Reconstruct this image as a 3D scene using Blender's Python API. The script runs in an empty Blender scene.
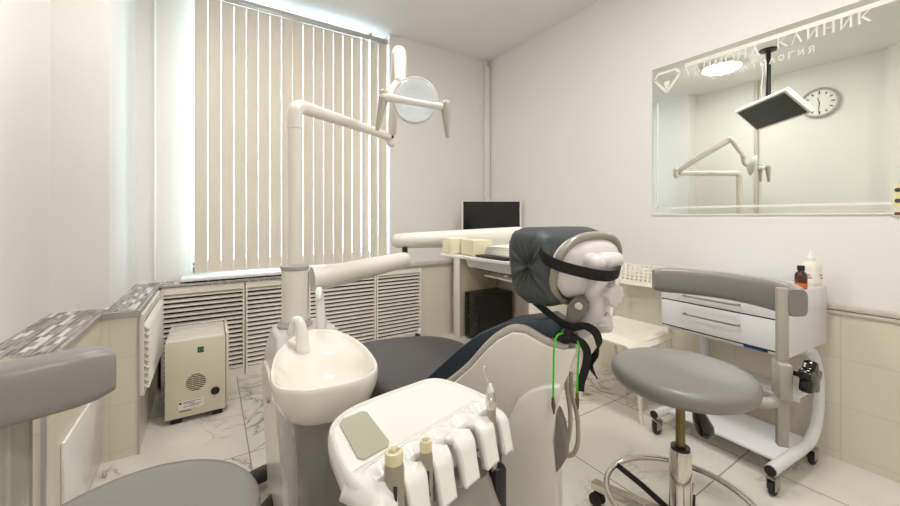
import bpy, bmesh, math, random
from mathutils import Vector, Matrix
random.seed(7)
PI = math.pi
scene = bpy.context.scene
COL = scene.collection

# ------------------------------------------------------------------ materials
def lin(c):
    c = c / 255.0
    return c / 12.92 if c <= 0.04045 else ((c + 0.055) / 1.055) ** 2.4

def rgb(r, g, b):
    return (lin(r), lin(g), lin(b), 1.0)

MATS = {}
def mat(name, col, rough=0.5, metal=0.0, coat=0.0, spec=0.5, mottle=0.0, scale=8.0, bump=0.0, bscale=60.0, sheen=0.0):
    if name in MATS:
        return MATS[name]
    m = bpy.data.materials.new(name)
    m.use_nodes = True
    nt = m.node_tree
    p = nt.nodes['Principled BSDF']
    p.inputs['Base Color'].default_value = col
    p.inputs['Roughness'].default_value = rough
    p.inputs['Metallic'].default_value = metal
    p.inputs['Coat Weight'].default_value = coat
    p.inputs['Specular IOR Level'].default_value = spec
    p.inputs['Sheen Weight'].default_value = sheen
    tc = nt.nodes.new('ShaderNodeTexCoord')
    if mottle > 0:
        n = nt.nodes.new('ShaderNodeTexNoise')
        n.inputs['Scale'].default_value = scale
        n.inputs['Detail'].default_value = 4
        nt.links.new(tc.outputs['Object'], n.inputs['Vector'])
        r = nt.nodes.new('ShaderNodeValToRGB')
        a = [max(0, c * (1 - mottle)) for c in col[:3]] + [1]
        b = [min(1, c * (1 + mottle)) for c in col[:3]] + [1]
        r.color_ramp.elements[0].position = 0.3
        r.color_ramp.elements[1].position = 0.7
        r.color_ramp.elements[0].color = a
        r.color_ramp.elements[1].color = b
        nt.links.new(n.outputs['Fac'], r.inputs['Fac'])
        nt.links.new(r.outputs['Color'], p.inputs['Base Color'])
    if bump > 0:
        n2 = nt.nodes.new('ShaderNodeTexNoise')
        n2.inputs['Scale'].default_value = bscale
        nt.links.new(tc.outputs['Object'], n2.inputs['Vector'])
        bp = nt.nodes.new('ShaderNodeBump')
        bp.inputs['Strength'].default_value = bump
        bp.inputs['Distance'].default_value = 0.002
        nt.links.new(n2.outputs['Fac'], bp.inputs['Height'])
        nt.links.new(bp.outputs['Normal'], p.inputs['Normal'])
    MATS[name] = m
    return m

def emit(name, col, strength):
    m = bpy.data.materials.new(name)
    m.use_nodes = True
    p = m.node_tree.nodes['Principled BSDF']
    p.inputs['Base Color'].default_value = col
    p.inputs['Emission Color'].default_value = col
    p.inputs['Emission Strength'].default_value = strength
    MATS[name] = m
    return m

def brick_coords(nt, plane):
    """world position of the surface turned into 2D tile coordinates"""
    g = nt.nodes.new('ShaderNodeNewGeometry')
    s = nt.nodes.new('ShaderNodeSeparateXYZ')
    c = nt.nodes.new('ShaderNodeCombineXYZ')
    nt.links.new(g.outputs['Position'], s.inputs[0])
    nt.links.new(s.outputs['XYZ'.index(plane[0])], c.inputs[0])
    nt.links.new(s.outputs['XYZ'.index(plane[1])], c.inputs[1])
    return c

def tile_mat(name, plane, w, h, off, col, grout, mortar=0.0025, rough=0.25, shift=0.0):
    m = bpy.data.materials.new(name)
    m.use_nodes = True
    nt = m.node_tree
    p = nt.nodes['Principled BSDF']
    c = brick_coords(nt, plane)
    mp = nt.nodes.new('ShaderNodeMapping')
    mp.inputs['Location'].default_value = (-off[0], -off[1], 0)
    nt.links.new(c.outputs[0], mp.inputs[0])
    b = nt.nodes.new('ShaderNodeTexBrick')
    b.offset = shift
    b.inputs['Scale'].default_value = 1.0
    b.inputs['Brick Width'].default_value = w
    b.inputs['Row Height'].default_value = h
    b.inputs['Mortar Size'].default_value = mortar
    b.inputs['Mortar Smooth'].default_value = 0.2
    b.inputs['Color1'].default_value = col
    b.inputs['Color2'].default_value = [x * 0.975 for x in col[:3]] + [1]
    b.inputs['Mortar'].default_value = grout
    nt.links.new(mp.outputs[0], b.inputs['Vector'])
    nt.links.new(b.outputs['Color'], p.inputs['Base Color'])
    bp = nt.nodes.new('ShaderNodeBump')
    bp.invert = True
    bp.inputs['Strength'].default_value = 0.4
    bp.inputs['Distance'].default_value = 0.002
    nt.links.new(b.outputs['Fac'], bp.inputs['Height'])
    nt.links.new(bp.outputs['Normal'], p.inputs['Normal'])
    p.inputs['Roughness'].default_value = rough
    MATS[name] = m
    return m

def marble_floor():
    m = bpy.data.materials.new('marble_tiles')
    m.use_nodes = True
    nt = m.node_tree
    p = nt.nodes['Principled BSDF']
    c = brick_coords(nt, 'XY')
    mp = nt.nodes.new('ShaderNodeMapping')
    mp.inputs['Location'].default_value = (-0.15, -0.70, 0)
    nt.links.new(c.outputs[0], mp.inputs[0])
    b = nt.nodes.new('ShaderNodeTexBrick')
    b.offset = 0.0
    b.inputs['Scale'].default_value = 1.0
    b.inputs['Brick Width'].default_value = 0.625
    b.inputs['Row Height'].default_value = 0.625
    b.inputs['Mortar Size'].default_value = 0.003
    b.inputs['Mortar Smooth'].default_value = 0.1
    nt.links.new(mp.outputs[0], b.inputs['Vector'])
    # each tile gets its own offset of the vein pattern
    b.inputs['Color1'].default_value = (0, 0, 0, 1)
    b.inputs['Color2'].default_value = (1, 1, 1, 1)
    b.inputs['Mortar'].default_value = (0.5, 0.5, 0.5, 1)
    add = nt.nodes.new('ShaderNodeVectorMath'); add.operation = 'MULTIPLY_ADD'
    nt.links.new(b.outputs['Color'], add.inputs[0])
    add.inputs[1].default_value = (3.1, 5.7, 2.3)
    nt.links.new(c.outputs[0], add.inputs[2])
    n = nt.nodes.new('ShaderNodeTexNoise')
    n.inputs['Scale'].default_value = 1.9
    n.inputs['Detail'].default_value = 7
    n.inputs['Roughness'].default_value = 0.62
    n.inputs['Distortion'].default_value = 1.3
    nt.links.new(add.outputs[0], n.inputs['Vector'])
    # veins are where the noise crosses one half
    s1 = nt.nodes.new('ShaderNodeMath'); s1.operation = 'SUBTRACT'; s1.inputs[1].default_value = 0.5
    nt.links.new(n.outputs['Fac'], s1.inputs[0])
    s2 = nt.nodes.new('ShaderNodeMath'); s2.operation = 'ABSOLUTE'
    nt.links.new(s1.outputs[0], s2.inputs[0])
    r = nt.nodes.new('ShaderNodeValToRGB')
    e = r.color_ramp.elements
    e[0].position = 0.0; e[0].color = rgb(132, 126, 116)
    e[1].position = 0.012; e[1].color = rgb(206, 200, 188)
    x = e.new(0.05); x.color = rgb(222, 217, 206)
    x = e.new(0.2); x.color = rgb(229, 224, 213)
    nt.links.new(s2.outputs[0], r.inputs['Fac'])
    # veins fade in and out
    n2 = nt.nodes.new('ShaderNodeTexNoise'); n2.inputs['Scale'].default_value = 2.6
    nt.links.new(add.outputs[0], n2.inputs['Vector'])
    r2 = nt.nodes.new('ShaderNodeValToRGB')
    r2.color_ramp.elements[0].position = 0.42
    r2.color_ramp.elements[1].position = 0.62
    nt.links.new(n2.outputs['Fac'], r2.inputs['Fac'])
    mx = nt.nodes.new('ShaderNodeMix'); mx.data_type = 'RGBA'
    nt.links.new(r2.outputs['Color'], mx.inputs['Factor'])
    mx.inputs['A'].default_value = rgb(226, 221, 210)
    nt.links.new(r.outputs['Color'], mx.inputs['B'])
    mg = nt.nodes.new('ShaderNodeMix'); mg.data_type = 'RGBA'
    nt.links.new(b.outputs['Fac'], mg.inputs['Factor'])
    nt.links.new(mx.outputs['Result'], mg.inputs['A'])
    mg.inputs['B'].default_value = rgb(160, 151, 137)
    nt.links.new(mg.outputs['Result'], p.inputs['Base Color'])
    p.inputs['Roughness'].default_value = 0.22
    MATS['marble'] = m

def mosaic():
    m = bpy.data.materials.new('mosaic_strips')
    m.use_nodes = True
    nt = m.node_tree
    p = nt.nodes['Principled BSDF']
    c = brick_coords(nt, 'YX')
    b = nt.nodes.new('ShaderNodeTexBrick')
    b.offset = 0.37; b.offset_frequency = 2
    b.squash = 0.7; b.squash_frequency = 3
    b.inputs['Scale'].default_value = 1.0
    b.inputs['Brick Width'].default_value = 0.085
    b.inputs['Row Height'].default_value = 0.0155
    b.inputs['Mortar Size'].default_value = 0.0012
    b.inputs['Color1'].default_value = (0, 0, 0, 1)
    b.inputs['Color2'].default_value = (1, 1, 1, 1)
    b.inputs['Mortar'].default_value = (0.55, 0.55, 0.55, 1)
    nt.links.new(c.outputs[0], b.inputs['Vector'])
    r = nt.nodes.new('ShaderNodeValToRGB')
    r.color_ramp.interpolation = 'CONSTANT'
    e = r.color_ramp.elements
    e[0].position = 0.0; e[0].color = rgb(112, 104, 92)
    e[1].position = 0.22; e[1].color = rgb(142, 136, 126)
    for pos, cc in ((0.38, (96, 86, 74)), (0.54, (186, 182, 174)), (0.6, (150, 146, 138)), (0.72, (224, 222, 214)), (0.86, (120, 112, 102))):
        x = e.new(pos); x.color = rgb(*cc)
    nt.links.new(b.outputs['Color'], r.inputs['Fac'])
    nt.links.new(r.outputs['Color'], p.inputs['Base Color'])
    p.inputs['Roughness'].default_value = 0.2
    MATS['mosaic'] = m

marble_floor(); mosaic()
mat('wall', rgb(235, 232, 227), 0.75, mottle=0.012, scale=1.5)
mat('ceiling', rgb(238, 236, 233), 0.8, mottle=0.01, scale=2)
tile_mat('tile_x', 'XZ', 0.4, 0.21, (0.02, 0.035), rgb(226, 217, 200), rgb(214, 206, 190))
tile_mat('tile_y', 'YZ', 0.4, 0.21, (0.05, 0.035), rgb(226, 217, 200), rgb(214, 206, 190))
mat('alu', rgb(190, 188, 184), 0.35, 0.8)
mat('trim', rgb(205, 198, 184), 0.35, mottle=0.05)
mat('screen', rgb(240, 234, 222), 0.5)
mat('dark_gap', rgb(60, 54, 46), 0.8)
mat('white_pvc', rgb(236, 236, 234), 0.35)
mat('white', rgb(238, 236, 230), 0.3)
mat('mech', rgb(222, 215, 214), 0.35)
mat('white_gloss', rgb(240, 238, 232), 0.12, coat=0.4)
mat('warm_white', rgb(233, 228, 217), 0.35)
mat('ceramic', rgb(240, 234, 222), 0.08, coat=0.5)
mat('unit_grey', rgb(206, 202, 196), 0.3)
mat('unit_blue', rgb(186, 188, 196), 0.3)
mat('unit_dark', rgb(150, 145, 136), 0.25)
mat('shell', rgb(234, 229, 219), 0.28, coat=0.2)
mat('shell_rim', rgb(178, 172, 164), 0.35)
mat('rim_olive', rgb(158, 154, 138), 0.3, 0.2)
mat('navy', rgb(44, 54, 66), 0.5, bump=0.15, bscale=300)
mat('slate', rgb(62, 68, 70), 0.55, bump=0.1, bscale=200)
mat('seat_grey', rgb(72, 69, 69), 0.45, bump=0.15, bscale=300)
mat('stool_grey', rgb(136, 132, 128), 0.35, bump=0.06, bscale=250)
mat('black', rgb(22, 22, 22), 0.4)
mat('black_gloss', rgb(14, 14, 15), 0.15)
mat('strap', rgb(13, 13, 14), 0.8, bump=0.3, bscale=400)
mat('chrome', rgb(214, 210, 202), 0.12, 1.0)
mat('steel', rgb(170, 165, 155), 0.3, 1.0)
mat('brass', rgb(120, 104, 72), 0.3, 0.9)
mat('bar_grey', rgb(172, 167, 154), 0.35)
mat('cart', rgb(226, 226, 228), 0.3)
mat('cart_tube', rgb(222, 223, 222), 0.25)
mat('plastic_white', rgb(238, 233, 218), 0.4)
mat('beige', rgb(222, 213, 192), 0.4)
mat('beige_top', rgb(226, 220, 206), 0.4)
mat('green_dark', rgb(18, 60, 46), 0.4)
mat('green_light', rgb(120, 190, 150), 0.4)
mat('green_cord', rgb(64, 200, 40), 0.4)
mat('pad_green', rgb(178, 176, 154), 0.4)
mat('handpiece', rgb(158, 150, 134), 0.3, 0.3)
mat('cream', rgb(226, 214, 176), 0.4)
mat('hose', rgb(170, 158, 138), 0.45)
mat('paper', rgb(240, 238, 230), 0.7)
mat('box_cream', rgb(236, 226, 196), 0.6)
mat('amber', rgb(70, 24, 8), 0.1, coat=0.5)
mat('orange', rgb(214, 104, 30), 0.3)
mat('blue', rgb(30, 78, 160), 0.4)
mat('frost', rgb(238, 236, 226), 0.7)
mat('desk', rgb(234, 230, 220), 0.35)
mat('desk_olive', rgb(196, 186, 158), 0.45)
mat('monitor_black', rgb(10, 10, 11), 0.12)
mat('tv_screen', rgb(44, 46, 42), 0.25)
mat('ink', rgb(70, 66, 60), 0.6)
mat('pink', rgb(214, 150, 140), 0.6)
mat('brown', rgb(110, 62, 20), 0.6)
mat('yellow_card', rgb(232, 222, 160), 0.6)
mat('card_cream', rgb(226, 222, 200), 0.6)
mat('clock_ring', rgb(176, 176, 174), 0.35, 0.2)
mat('rubber', rgb(34, 33, 32), 0.7)
mat('floor_hose', rgb(58, 54, 50), 0.55)
mat('flap', rgb(122, 118, 106), 0.4)
mat('mirror', (0.84, 0.865, 0.80, 1), 0.012, 1.0)
mat('reflector', rgb(236, 244, 253), 0.18, 0.25, coat=.8)
emit('lamp_disc', (1.0, 0.98, 0.955, 1), 48.0)
emit('lamp_disc_bright', (1.0, 0.98, 0.955, 1), 60.0)

def glass_mat():
    m = bpy.data.materials.new('window_glass'); m.use_nodes = True
    nt = m.node_tree
    nt.nodes.remove(nt.nodes['Principled BSDF'])
    t = nt.nodes.new('ShaderNodeBsdfTransparent'); t.inputs[0].default_value = (0.95, 0.98, 0.98, 1)
    g = nt.nodes.new('ShaderNodeBsdfGlossy'); g.inputs['Roughness'].default_value = 0.02
    lw = nt.nodes.new('ShaderNodeFresnel'); lw.inputs[0].default_value = 1.3
    mx = nt.nodes.new('ShaderNodeMixShader')
    nt.links.new(lw.outputs[0], mx.inputs[0]); nt.links.new(t.outputs[0], mx.inputs[1]); nt.links.new(g.outputs[0], mx.inputs[2])
    nt.links.new(mx.outputs[0], nt.nodes['Material Output'].inputs[0])
    MATS['glass'] = m
glass_mat()

def vane_mat():
    m = bpy.data.materials.new('vane_fabric'); m.use_nodes = True
    nt = m.node_tree
    nt.nodes.remove(nt.nodes['Principled BSDF'])
    d = nt.nodes.new('ShaderNodeBsdfDiffuse'); d.inputs[0].default_value = rgb(232, 223, 208)
    t = nt.nodes.new('ShaderNodeBsdfTranslucent'); t.inputs[0].default_value = rgb(232, 222, 208)
    mx = nt.nodes.new('ShaderNodeMixShader'); mx.inputs[0].default_value = 0.08
    nt.links.new(d.outputs[0], mx.inputs[1]); nt.links.new(t.outputs[0], mx.inputs[2])
    nt.links.new(mx.outputs[0], nt.nodes['Material Output'].inputs[0])
    MATS['vane'] = m
vane_mat()

# ------------------------------------------------------------------ mesh helpers
def V(*a): return Vector(a)

def box(bm, x0, x1, y0, y1, z0, z1, bev=0.0, seg=2, M=None):
    r = bmesh.ops.create_cube(bm, size=1.0)
    vs = r['verts']
    for v in vs:
        v.co = Vector(((x0 + x1) / 2 + v.co.x * (x1 - x0), (y0 + y1) / 2 + v.co.y * (y1 - y0), (z0 + z1) / 2 + v.co.z * (z1 - z0)))
        if M is not None: v.co = M @ v.co
    if bev > 0:
        es = list({e for v in vs for e in v.link_edges})
        bmesh.ops.bevel(bm, geom=es, offset=bev, segments=seg, affect='EDGES', profile=0.5)

def smooth_path(pts, n=6):
    pts = [Vector(p) for p in pts]
    out = []
    for i in range(len(pts) - 1):
        p0 = pts[max(i - 1, 0)]; p1 = pts[i]; p2 = pts[i + 1]; p3 = pts[min(i + 2, len(pts) - 1)]
        for k in range(n):
            t = k / n
            out.append(0.5 * ((2 * p1) + (p2 - p0) * t + (2 * p0 - 5 * p1 + 4 * p2 - p3) * t * t + (3 * p1 - p0 - 3 * p2 + p3) * t ** 3))
    out.append(pts[-1])
    return out

def frames(pts):
    T = []
    for i in range(len(pts)):
        a = pts[max(i - 1, 0)]; b = pts[min(i + 1, len(pts) - 1)]
        T.append((b - a).normalized())
    up = Vector((0, 0, 1)) if abs(T[0].z) < 0.9 else Vector((1, 0, 0))
    N = [(up - T[0] * up.dot(T[0])).normalized()]
    for i in range(1, len(pts)):
        n = N[-1] - T[i] * N[-1].dot(T[i])
        N.append(n.normalized())
    return T, N

def loft(bm, rings, cap0=True, cap1=True, closed=True):
    R = [[bm.verts.new(p) for p in ring] for ring in rings]
    n = len(R[0])
    for a, b in zip(R[:-1], R[1:]):
        for i in range(n if closed else n - 1):
            j = (i + 1) % n
            try: bm.faces.new((a[i], a[j], b[j], b[i]))
            except ValueError: pass
    if closed and cap0: bm.faces.new(list(reversed(R[0])))
    if closed and cap1: bm.faces.new(R[-1])
    return R

def tube(bm, pts, r, n=12, smooth=0, round_end=False, loop=False):
    pts = [Vector(p) for p in pts]
    if smooth: 
        k = len(pts)
        pts2 = smooth_path(pts, smooth)
        if isinstance(r, (list, tuple)):
            rr = []
            for i in range(len(pts2)):
                f = i / smooth; a = min(int(f), k - 2); t = f - a
                rr.append(r[a] * (1 - t) + r[a + 1] * t)
            r = rr
        pts = pts2
    if not isinstance(r, (list, tuple)): r = [r] * len(pts)
    r = list(r)
    T, N = frames(pts)
    if round_end:
        a0, a1 = pts[0], pts[-1]
        pre_p, pre_r, post_p, post_r = [], [], [], []
        for q in (0.95, 0.75, 0.4):
            pre_p.append(a0 - T[0] * r[0] * q); pre_r.append(r[0] * math.sqrt(1 - q * q))
            post_p.insert(0, a1 + T[-1] * r[-1] * q); post_r.insert(0, r[-1] * math.sqrt(1 - q * q))
        pts = pre_p + pts + post_p; r = pre_r + r + post_r
        T, N = frames(pts)
    rings = []
    for p, t, nn, rad in zip(pts, T, N, r):
        b = t.cross(nn)
        rings.append([p + (nn * math.cos(2 * PI * i / n) + b * math.sin(2 * PI * i / n)) * rad for i in range(n)])
    if loop:
        R = [[bm.verts.new(p) for p in ring] for ring in rings[:-1]]
        for k in range(len(R)):
            a, b = R[k], R[(k + 1) % len(R)]
            for i in range(n):
                bm.faces.new((a[i], a[(i + 1) % n], b[(i + 1) % n], b[i]))
    else:
        loft(bm, rings)

def cyl(bm, p0, p1, r0, r1=None, n=24, bev=0.0):
    if r1 is None: r1 = r0
    p0 = Vector(p0); p1 = Vector(p1)
    if bev > 0:
        d = (p1 - p0).normalized()
        tube(bm, [p0, p0 + d * bev * 0.3, p0 + d * bev, p1 - d * bev, p1 - d * bev * 0.3, p1], [r0 - bev, r0 - bev * 0.3, r0, r1, r1 - bev * 0.3, r1 - bev], n)
    else:
        tube(bm, [p0, p1], [r0, r1], n)

def lathe(bm, prof, c, axis=(0, 0, 1), n=32):
    """prof: (radius, height) pairs along the axis from c"""
    a = Vector(axis).normalized()
    u = a.orthogonal().normalized(); w = a.cross(u)
    c = Vector(c)
    rings = [[c + a * h + (u * math.cos(2 * PI * i / n) + w * math.sin(2 * PI * i / n)) * max(r, 1e-4) for i in range(n)] for r, h in prof]
    loft(bm, rings)

def ball(bm, c, r, sx=1, sy=1, sz=1, n=16):
    res = bmesh.ops.create_uvsphere(bm, u_segments=n * 2, v_segments=n, radius=r)
    for v in res['verts']: v.co = Vector((c[0] + v.co.x * sx, c[1] + v.co.y * sy, c[2] + v.co.z * sz))

def prism(bm, pts, d):
    """closed 3D outline swept by the vector d"""
    d = Vector(d)
    a = [bm.verts.new(Vector(p)) for p in pts]
    b = [bm.verts.new(Vector(p) + d) for p in pts]
    n = len(a)
    bm.faces.new(a); bm.faces.new(list(reversed(b)))
    for i in range(n):
        j = (i + 1) % n
        bm.faces.new((a[j], a[i], b[i], b[j]))

def ribbon(bm, pts, wdir, width, th=0.003, smooth=5):
    pts = smooth_path(pts, smooth) if smooth else [Vector(p) for p in pts]
    rings = []
    w0 = wdir if isinstance(wdir, list) else None
    T, N = frames(pts)
    for i, (p, t) in enumerate(zip(pts, T)):
        if w0:
            f = i / (len(pts) - 1) * (len(w0) - 1); a = min(int(f), len(w0) - 2); q = f - a
            w = Vector(w0[a]).lerp(Vector(w0[a + 1]), q)
        else: w = Vector(wdir)
        w = (w - t * w.dot(t)).normalized()
        nn = t.cross(w)
        rings.append([p + w * width / 2 + nn * th / 2, p - w * width / 2 + nn * th / 2, p - w * width / 2 - nn * th / 2, p + w * width / 2 - nn * th / 2])
    loft(bm, rings)

ORIGIN = {}
def NB(): return bmesh.new()

def obj(name, bm, m, parent=None, smooth=True, bevel=0.0, subsurf=0, angle=40):
    bmesh.ops.recalc_face_normals(bm, faces=bm.faces)
    o_at = ORIGIN.get(parent.name, Vector((0, 0, 0))) if parent else Vector((0, 0, 0))
    for v in bm.verts: v.co -= o_at
    me = bpy.data.meshes.new(name)
    bm.to_mesh(me); bm.free()
    me.materials.append(MATS[m] if isinstance(m, str) else m)
    o = bpy.data.objects.new(name, me)
    COL.objects.link(o)
    if smooth:
        me.polygons.foreach_set('use_smooth', [True] * len(me.polygons))
        try: me.set_sharp_from_angle(angle=math.radians(angle))
        except Exception: pass
    if bevel > 0:
        b = o.modifiers.new('bevel', 'BEVEL'); b.width = bevel; b.segments = 3; b.limit_method = 'ANGLE'; b.angle_limit = math.radians(35)
        b.harden_normals = False
    if subsurf:
        s = o.modifiers.new('sub', 'SUBSURF'); s.levels = subsurf; s.render_levels = subsurf
    if parent:
        o.parent = parent
        ORIGIN[o.name] = o_at
    return o

def tag(o, label, cat, group=None):
    o['label'] = label; o['category'] = cat
    if group: o['group'] = group
    return o

def thing(name, label, cat, loc=(0, 0, 0), group=None):
    e = bpy.data.objects.new(name, None)
    e.empty_display_size = 0.05
    COL.objects.link(e)
    e.location = loc
    ORIGIN[e.name] = Vector(loc)
    return tag(e, label, cat, group)

def struct(name, bm, m, bevel=0.0, smooth=False, label=None):
    o = obj(name, bm, m, None, smooth, bevel)
    o['kind'] = 'structure'
    if label: o['label'] = label
    return o

# one mesh object for a thing of a single part, its origin at its base
def solo(name, bm, m, label, cat, loc, group=None, **kw):
    loc = Vector(loc)
    for v in bm.verts: v.co -= loc
    o = obj(name, bm, m, None, **kw)
    o.location = loc
    return tag(o, label, cat, group)

H = 2.68            # ceiling height
XR = 2.39           # right wall
XL = -0.60          # left wall
YB = 2.98           # back wall beside the window
YW = 3.10           # wall that holds the window
YF = -1.9           # wall behind the camera

# ------------------------------------------------------------------ camera
cam = bpy.data.cameras.new('camera')
cam.sensor_width = 36.0
cam.lens = 371.0 / 900.0 * 36.0
cam.shift_y = -35.5 / 900.0
cam.clip_start = 0.01
co = bpy.data.objects.new('camera', cam)
co.location = (0, 0, 1.09)
co.rotation_euler = (PI / 2, 0, -math.radians(32.81))
COL.objects.link(co)
scene.camera = co

# ------------------------------------------------------------------ the room
b = NB(); box(b, XL - .3, XR + .2, YF - .1, YW + .1, -0.1, 0); struct('floor', b, 'marble')
b = NB(); box(b, XL - .3, XR + .2, YF - .1, YW + .1, H, H + .1); struct('ceiling', b, 'ceiling')
b = NB(); box(b, XR, XR + .1, YF, YW + .1, 0, H); struct('wall_right', b, 'wall')
b = NB(); box(b, XL - .2, XR, YF - .1, YF, 0, H); struct('wall_front', b, 'wall')
b = NB()
box(b, XL - .2, XL, YF, 2.35, 0, H)
box(b, XL - .2, -0.405, 2.35, YW + .1, 0, H)
box(b, XL, -0.52, 0.05, 0.697, 0, H)
struct('wall_left', b, 'wall')
WX0, WX1, WZ0, WZ1 = -0.125, 1.29, 0.715, 2.675
b = NB()
box(b, -0.405, WX0, YW, YW + .1, 0, H)
box(b, WX0, WX1, YW, YW + .1, 0, WZ0)
box(b, WX0, WX1, YW, YW + .1, WZ1, H)
box(b, WX1, 1.30, YW, YW + .1, 0, H)
box(b, 1.30, XR, YB, YW + .1, 0, H)
struct('wall_back', b, 'wall')

# corner bead on the wall left of the window
b = NB(); tube(b, [(-0.31, YW - .004, 0.68), (-0.31, YW - .004, H)], 0.008, 8)
o = struct('trim_9', b, 'white')

# window in the back wall
w = bpy.data.objects.new('window_1', None); COL.objects.link(w); w.location = (0, 0, 0); w['kind'] = 'structure'
b = NB()
for x0, x1, z0, z1 in ((WX0, WX0 + .03, WZ0, WZ1), (WX1 - .06, WX1, WZ0, WZ1), (WX0 + .06, WX1 - .06, WZ0, WZ0 + .07), (WX0 + .06, WX1 - .06, WZ1 - .03, WZ1), (0.52, 0.60, WZ0 + .07, WZ1 - .03)):
    box(b, x0, x1, YW + .03, YW + .08, z0, z1, 0.006)
wf = obj('window_frame', b, 'white_pvc', w)
b = NB(); box(b, WX0 + .02, WX1 - .05, YW + .052, YW + .058, WZ0 + .05, WZ1 - .02)
obj('window_pane', b, 'glass', w, smooth=False)
b = NB(); box(b, -0.165, 1.285, 2.945, YW + .03, 0.672, 0.692, 0.004)
obj('window_sill', b, 'white_pvc', w)

# tiled dado, mosaic ledge, metal edges
b = NB()
box(b, -0.60, -0.412, 1.56, 2.36, 0, 0.645)
box(b, -0.412, -0.28, 2.215, YW, 0, 0.645)
struct('trim_1', b, 'tile_x')
# the faces of the ledge that run along the room use the other tile direction
b = NB(); box(b, -0.412, -0.4105, 1.56, 2.214, 0.002, 0.645); struct('trim_2', b, 'tile_y')
b = NB()
box(b, -0.60, -0.408, 1.556, 2.36, 0.645, 0.662)
box(b, -0.408, -0.276, 2.211, YW, 0.645, 0.662)
box(b, -0.276, 1.30, 2.925, YW, 0.645, 0.662)
struct('trim_3', b, 'mosaic')
b = NB()
box(b, -0.413, -0.403, 1.55, 2.206, 0.640, 0.6645, 0.001)
box(b, -0.413, -0.271, 2.204, 2.214, 0.640, 0.6645, 0.001)
box(b, -0.281, -0.271, 2.214, 2.93, 0.640, 0.6645, 0.001)
box(b, -0.271, 1.90, 2.918, 2.93, 0.650, 0.6645, 0.001)
box(b, -0.284, -0.276, 2.211, 2.219, 0, 0.640)
box(b, -0.416, -0.406, 1.552, 1.562, 0, 0.640)
struct('trim_4', b, 'alu')
b = NB(); box(b, 1.585, 1.90, 2.945, YB, 0, 0.65); box(b, 1.90, XR, 2.955, YB, 0, 0.65); struct('trim_5', b, 'tile_x')
b = NB(); box(b, 1.30, XR, 2.94, YB, 0.65, 0.695, 0.006); struct('trim_6', b, 'trim', smooth=True)
b = NB(); box(b, 2.376, XR, YF, 2.94, 0, 0.655); struct('trim_7', b, 'tile_y')
b = NB(); box(b, 2.366, XR, YF, 2.94, 0.655, 0.672, 0.003); box(b, 2.360, XR, YF, 2.94, 0.674, 0.700, 0.008); struct('trim_8', b, 'trim', smooth=True)

# access panel on the left ledge
b = NB(); box(b, -0.410, -0.400, 1.70, 2.19, 0.03, 0.355, 0.002)
solo('access_panel', b, 'white_gloss', 'white hatch panel set low in the tiled ledge by left wall', 'panel', (-0.405, 1.945, 0.03))

# pipes boxed in the corners
b = NB(); box(b, 2.325, 2.385, 2.935, 2.979, 0.70, 2.62, 0.012)
box(b, 2.322, 2.3335, 2.93, 2.979, 2.62, 2.665, 0.003)
solo('pipe_casing', b, 'warm_white', 'slim white pipe casing in the far right corner of room', 'pipe', (2.355, 2.957, 0.70))
b = NB(); tube(b, [(-0.575, 1.70, 0.0), (-0.575, 1.70, H)], 0.02, 16)
solo('riser_pipe', b, 'trim', 'cream painted vertical pipe on left wall, seen in the mirror left of clock', 'pipe', (-0.575, 1.70, 0))

# louvred screens in front of the radiators
def screen_y(x0, x1, label):
    t = thing('radiator_screen', label, 'radiator screen', ((x0 + x1) / 2, 2.94, 0), 'louvred screens under the window')
    b = NB()
    y0, y1 = 2.930, 2.955
    box(b, x0, x1, y0, y1, 0.600, 0.644); box(b, x0, x1, y0, y1, 0.0, 0.055)
    box(b, x0, x0 + .012, y0, y1, 0.055, 0.600); box(b, x1 - .012, x1, y0, y1, 0.055, 0.600)
    obj('frame', b, 'screen', t, smooth=False)
    b = NB(); box(b, x0 + .012, x1 - .012, 2.972, 2.976, 0.04, 0.62); obj('louvre_shade', b, 'dark_gap', t, smooth=False)  # dark sheet stands in for the shade seen between the louvres
    b = NB()
    z = 0.068
    while z < 0.590:
        prism(b, [(x0 + .012, 2.932, z - .006), (x0 + .012, 2.936, z - .009), (x0 + .012, 2.958, z + .005), (x0 + .012, 2.954, z + .008)], (x1 - x0 - .024, 0, 0))
        z += 0.0305
    obj('louvres', b, 'screen', t, smooth=False)
screen_y(-0.262, 0.197, 'cream louvred radiator screen behind the beige compressor, leftmost under window')
screen_y(0.203, 0.617, 'cream louvred radiator screen right of the compressor, behind spittoon post')
screen_y(0.623, 1.157, 'cream louvred radiator screen right of the spouts, behind the bowl')
screen_y(1.163, 1.583, 'cream louvred radiator screen nearest the desk, above the grey seat')
t = thing('radiator_screen', 'cream louvred screen on side of the ledge, left of the compressor', 'radiator screen', (-0.275, 2.57, 0), 'louvred screens under the window')
b = NB()
box(b, -0.279, -0.262, 2.23, 2.91, 0.605, 0.638); box(b, -0.279, -0.262, 2.23, 2.91, 0.26, 0.29)
box(b, -0.279, -0.262, 2.23, 2.25, 0.29, 0.605); box(b, -0.279, -0.262, 2.89, 2.91, 0.29, 0.605)
obj('frame', b, 'screen', t, smooth=False)
b = NB(); z = 0.30
while z < 0.60:
    prism(b, [(-0.243, 2.235, z - .008), (-0.247, 2.235, z - .011), (-0.270, 2.235, z + .010), (-0.266, 2.235, z + .013)], (0, .67, 0)); z += 0.0305
obj('louvres', b, 'screen', t, smooth=False)

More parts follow.
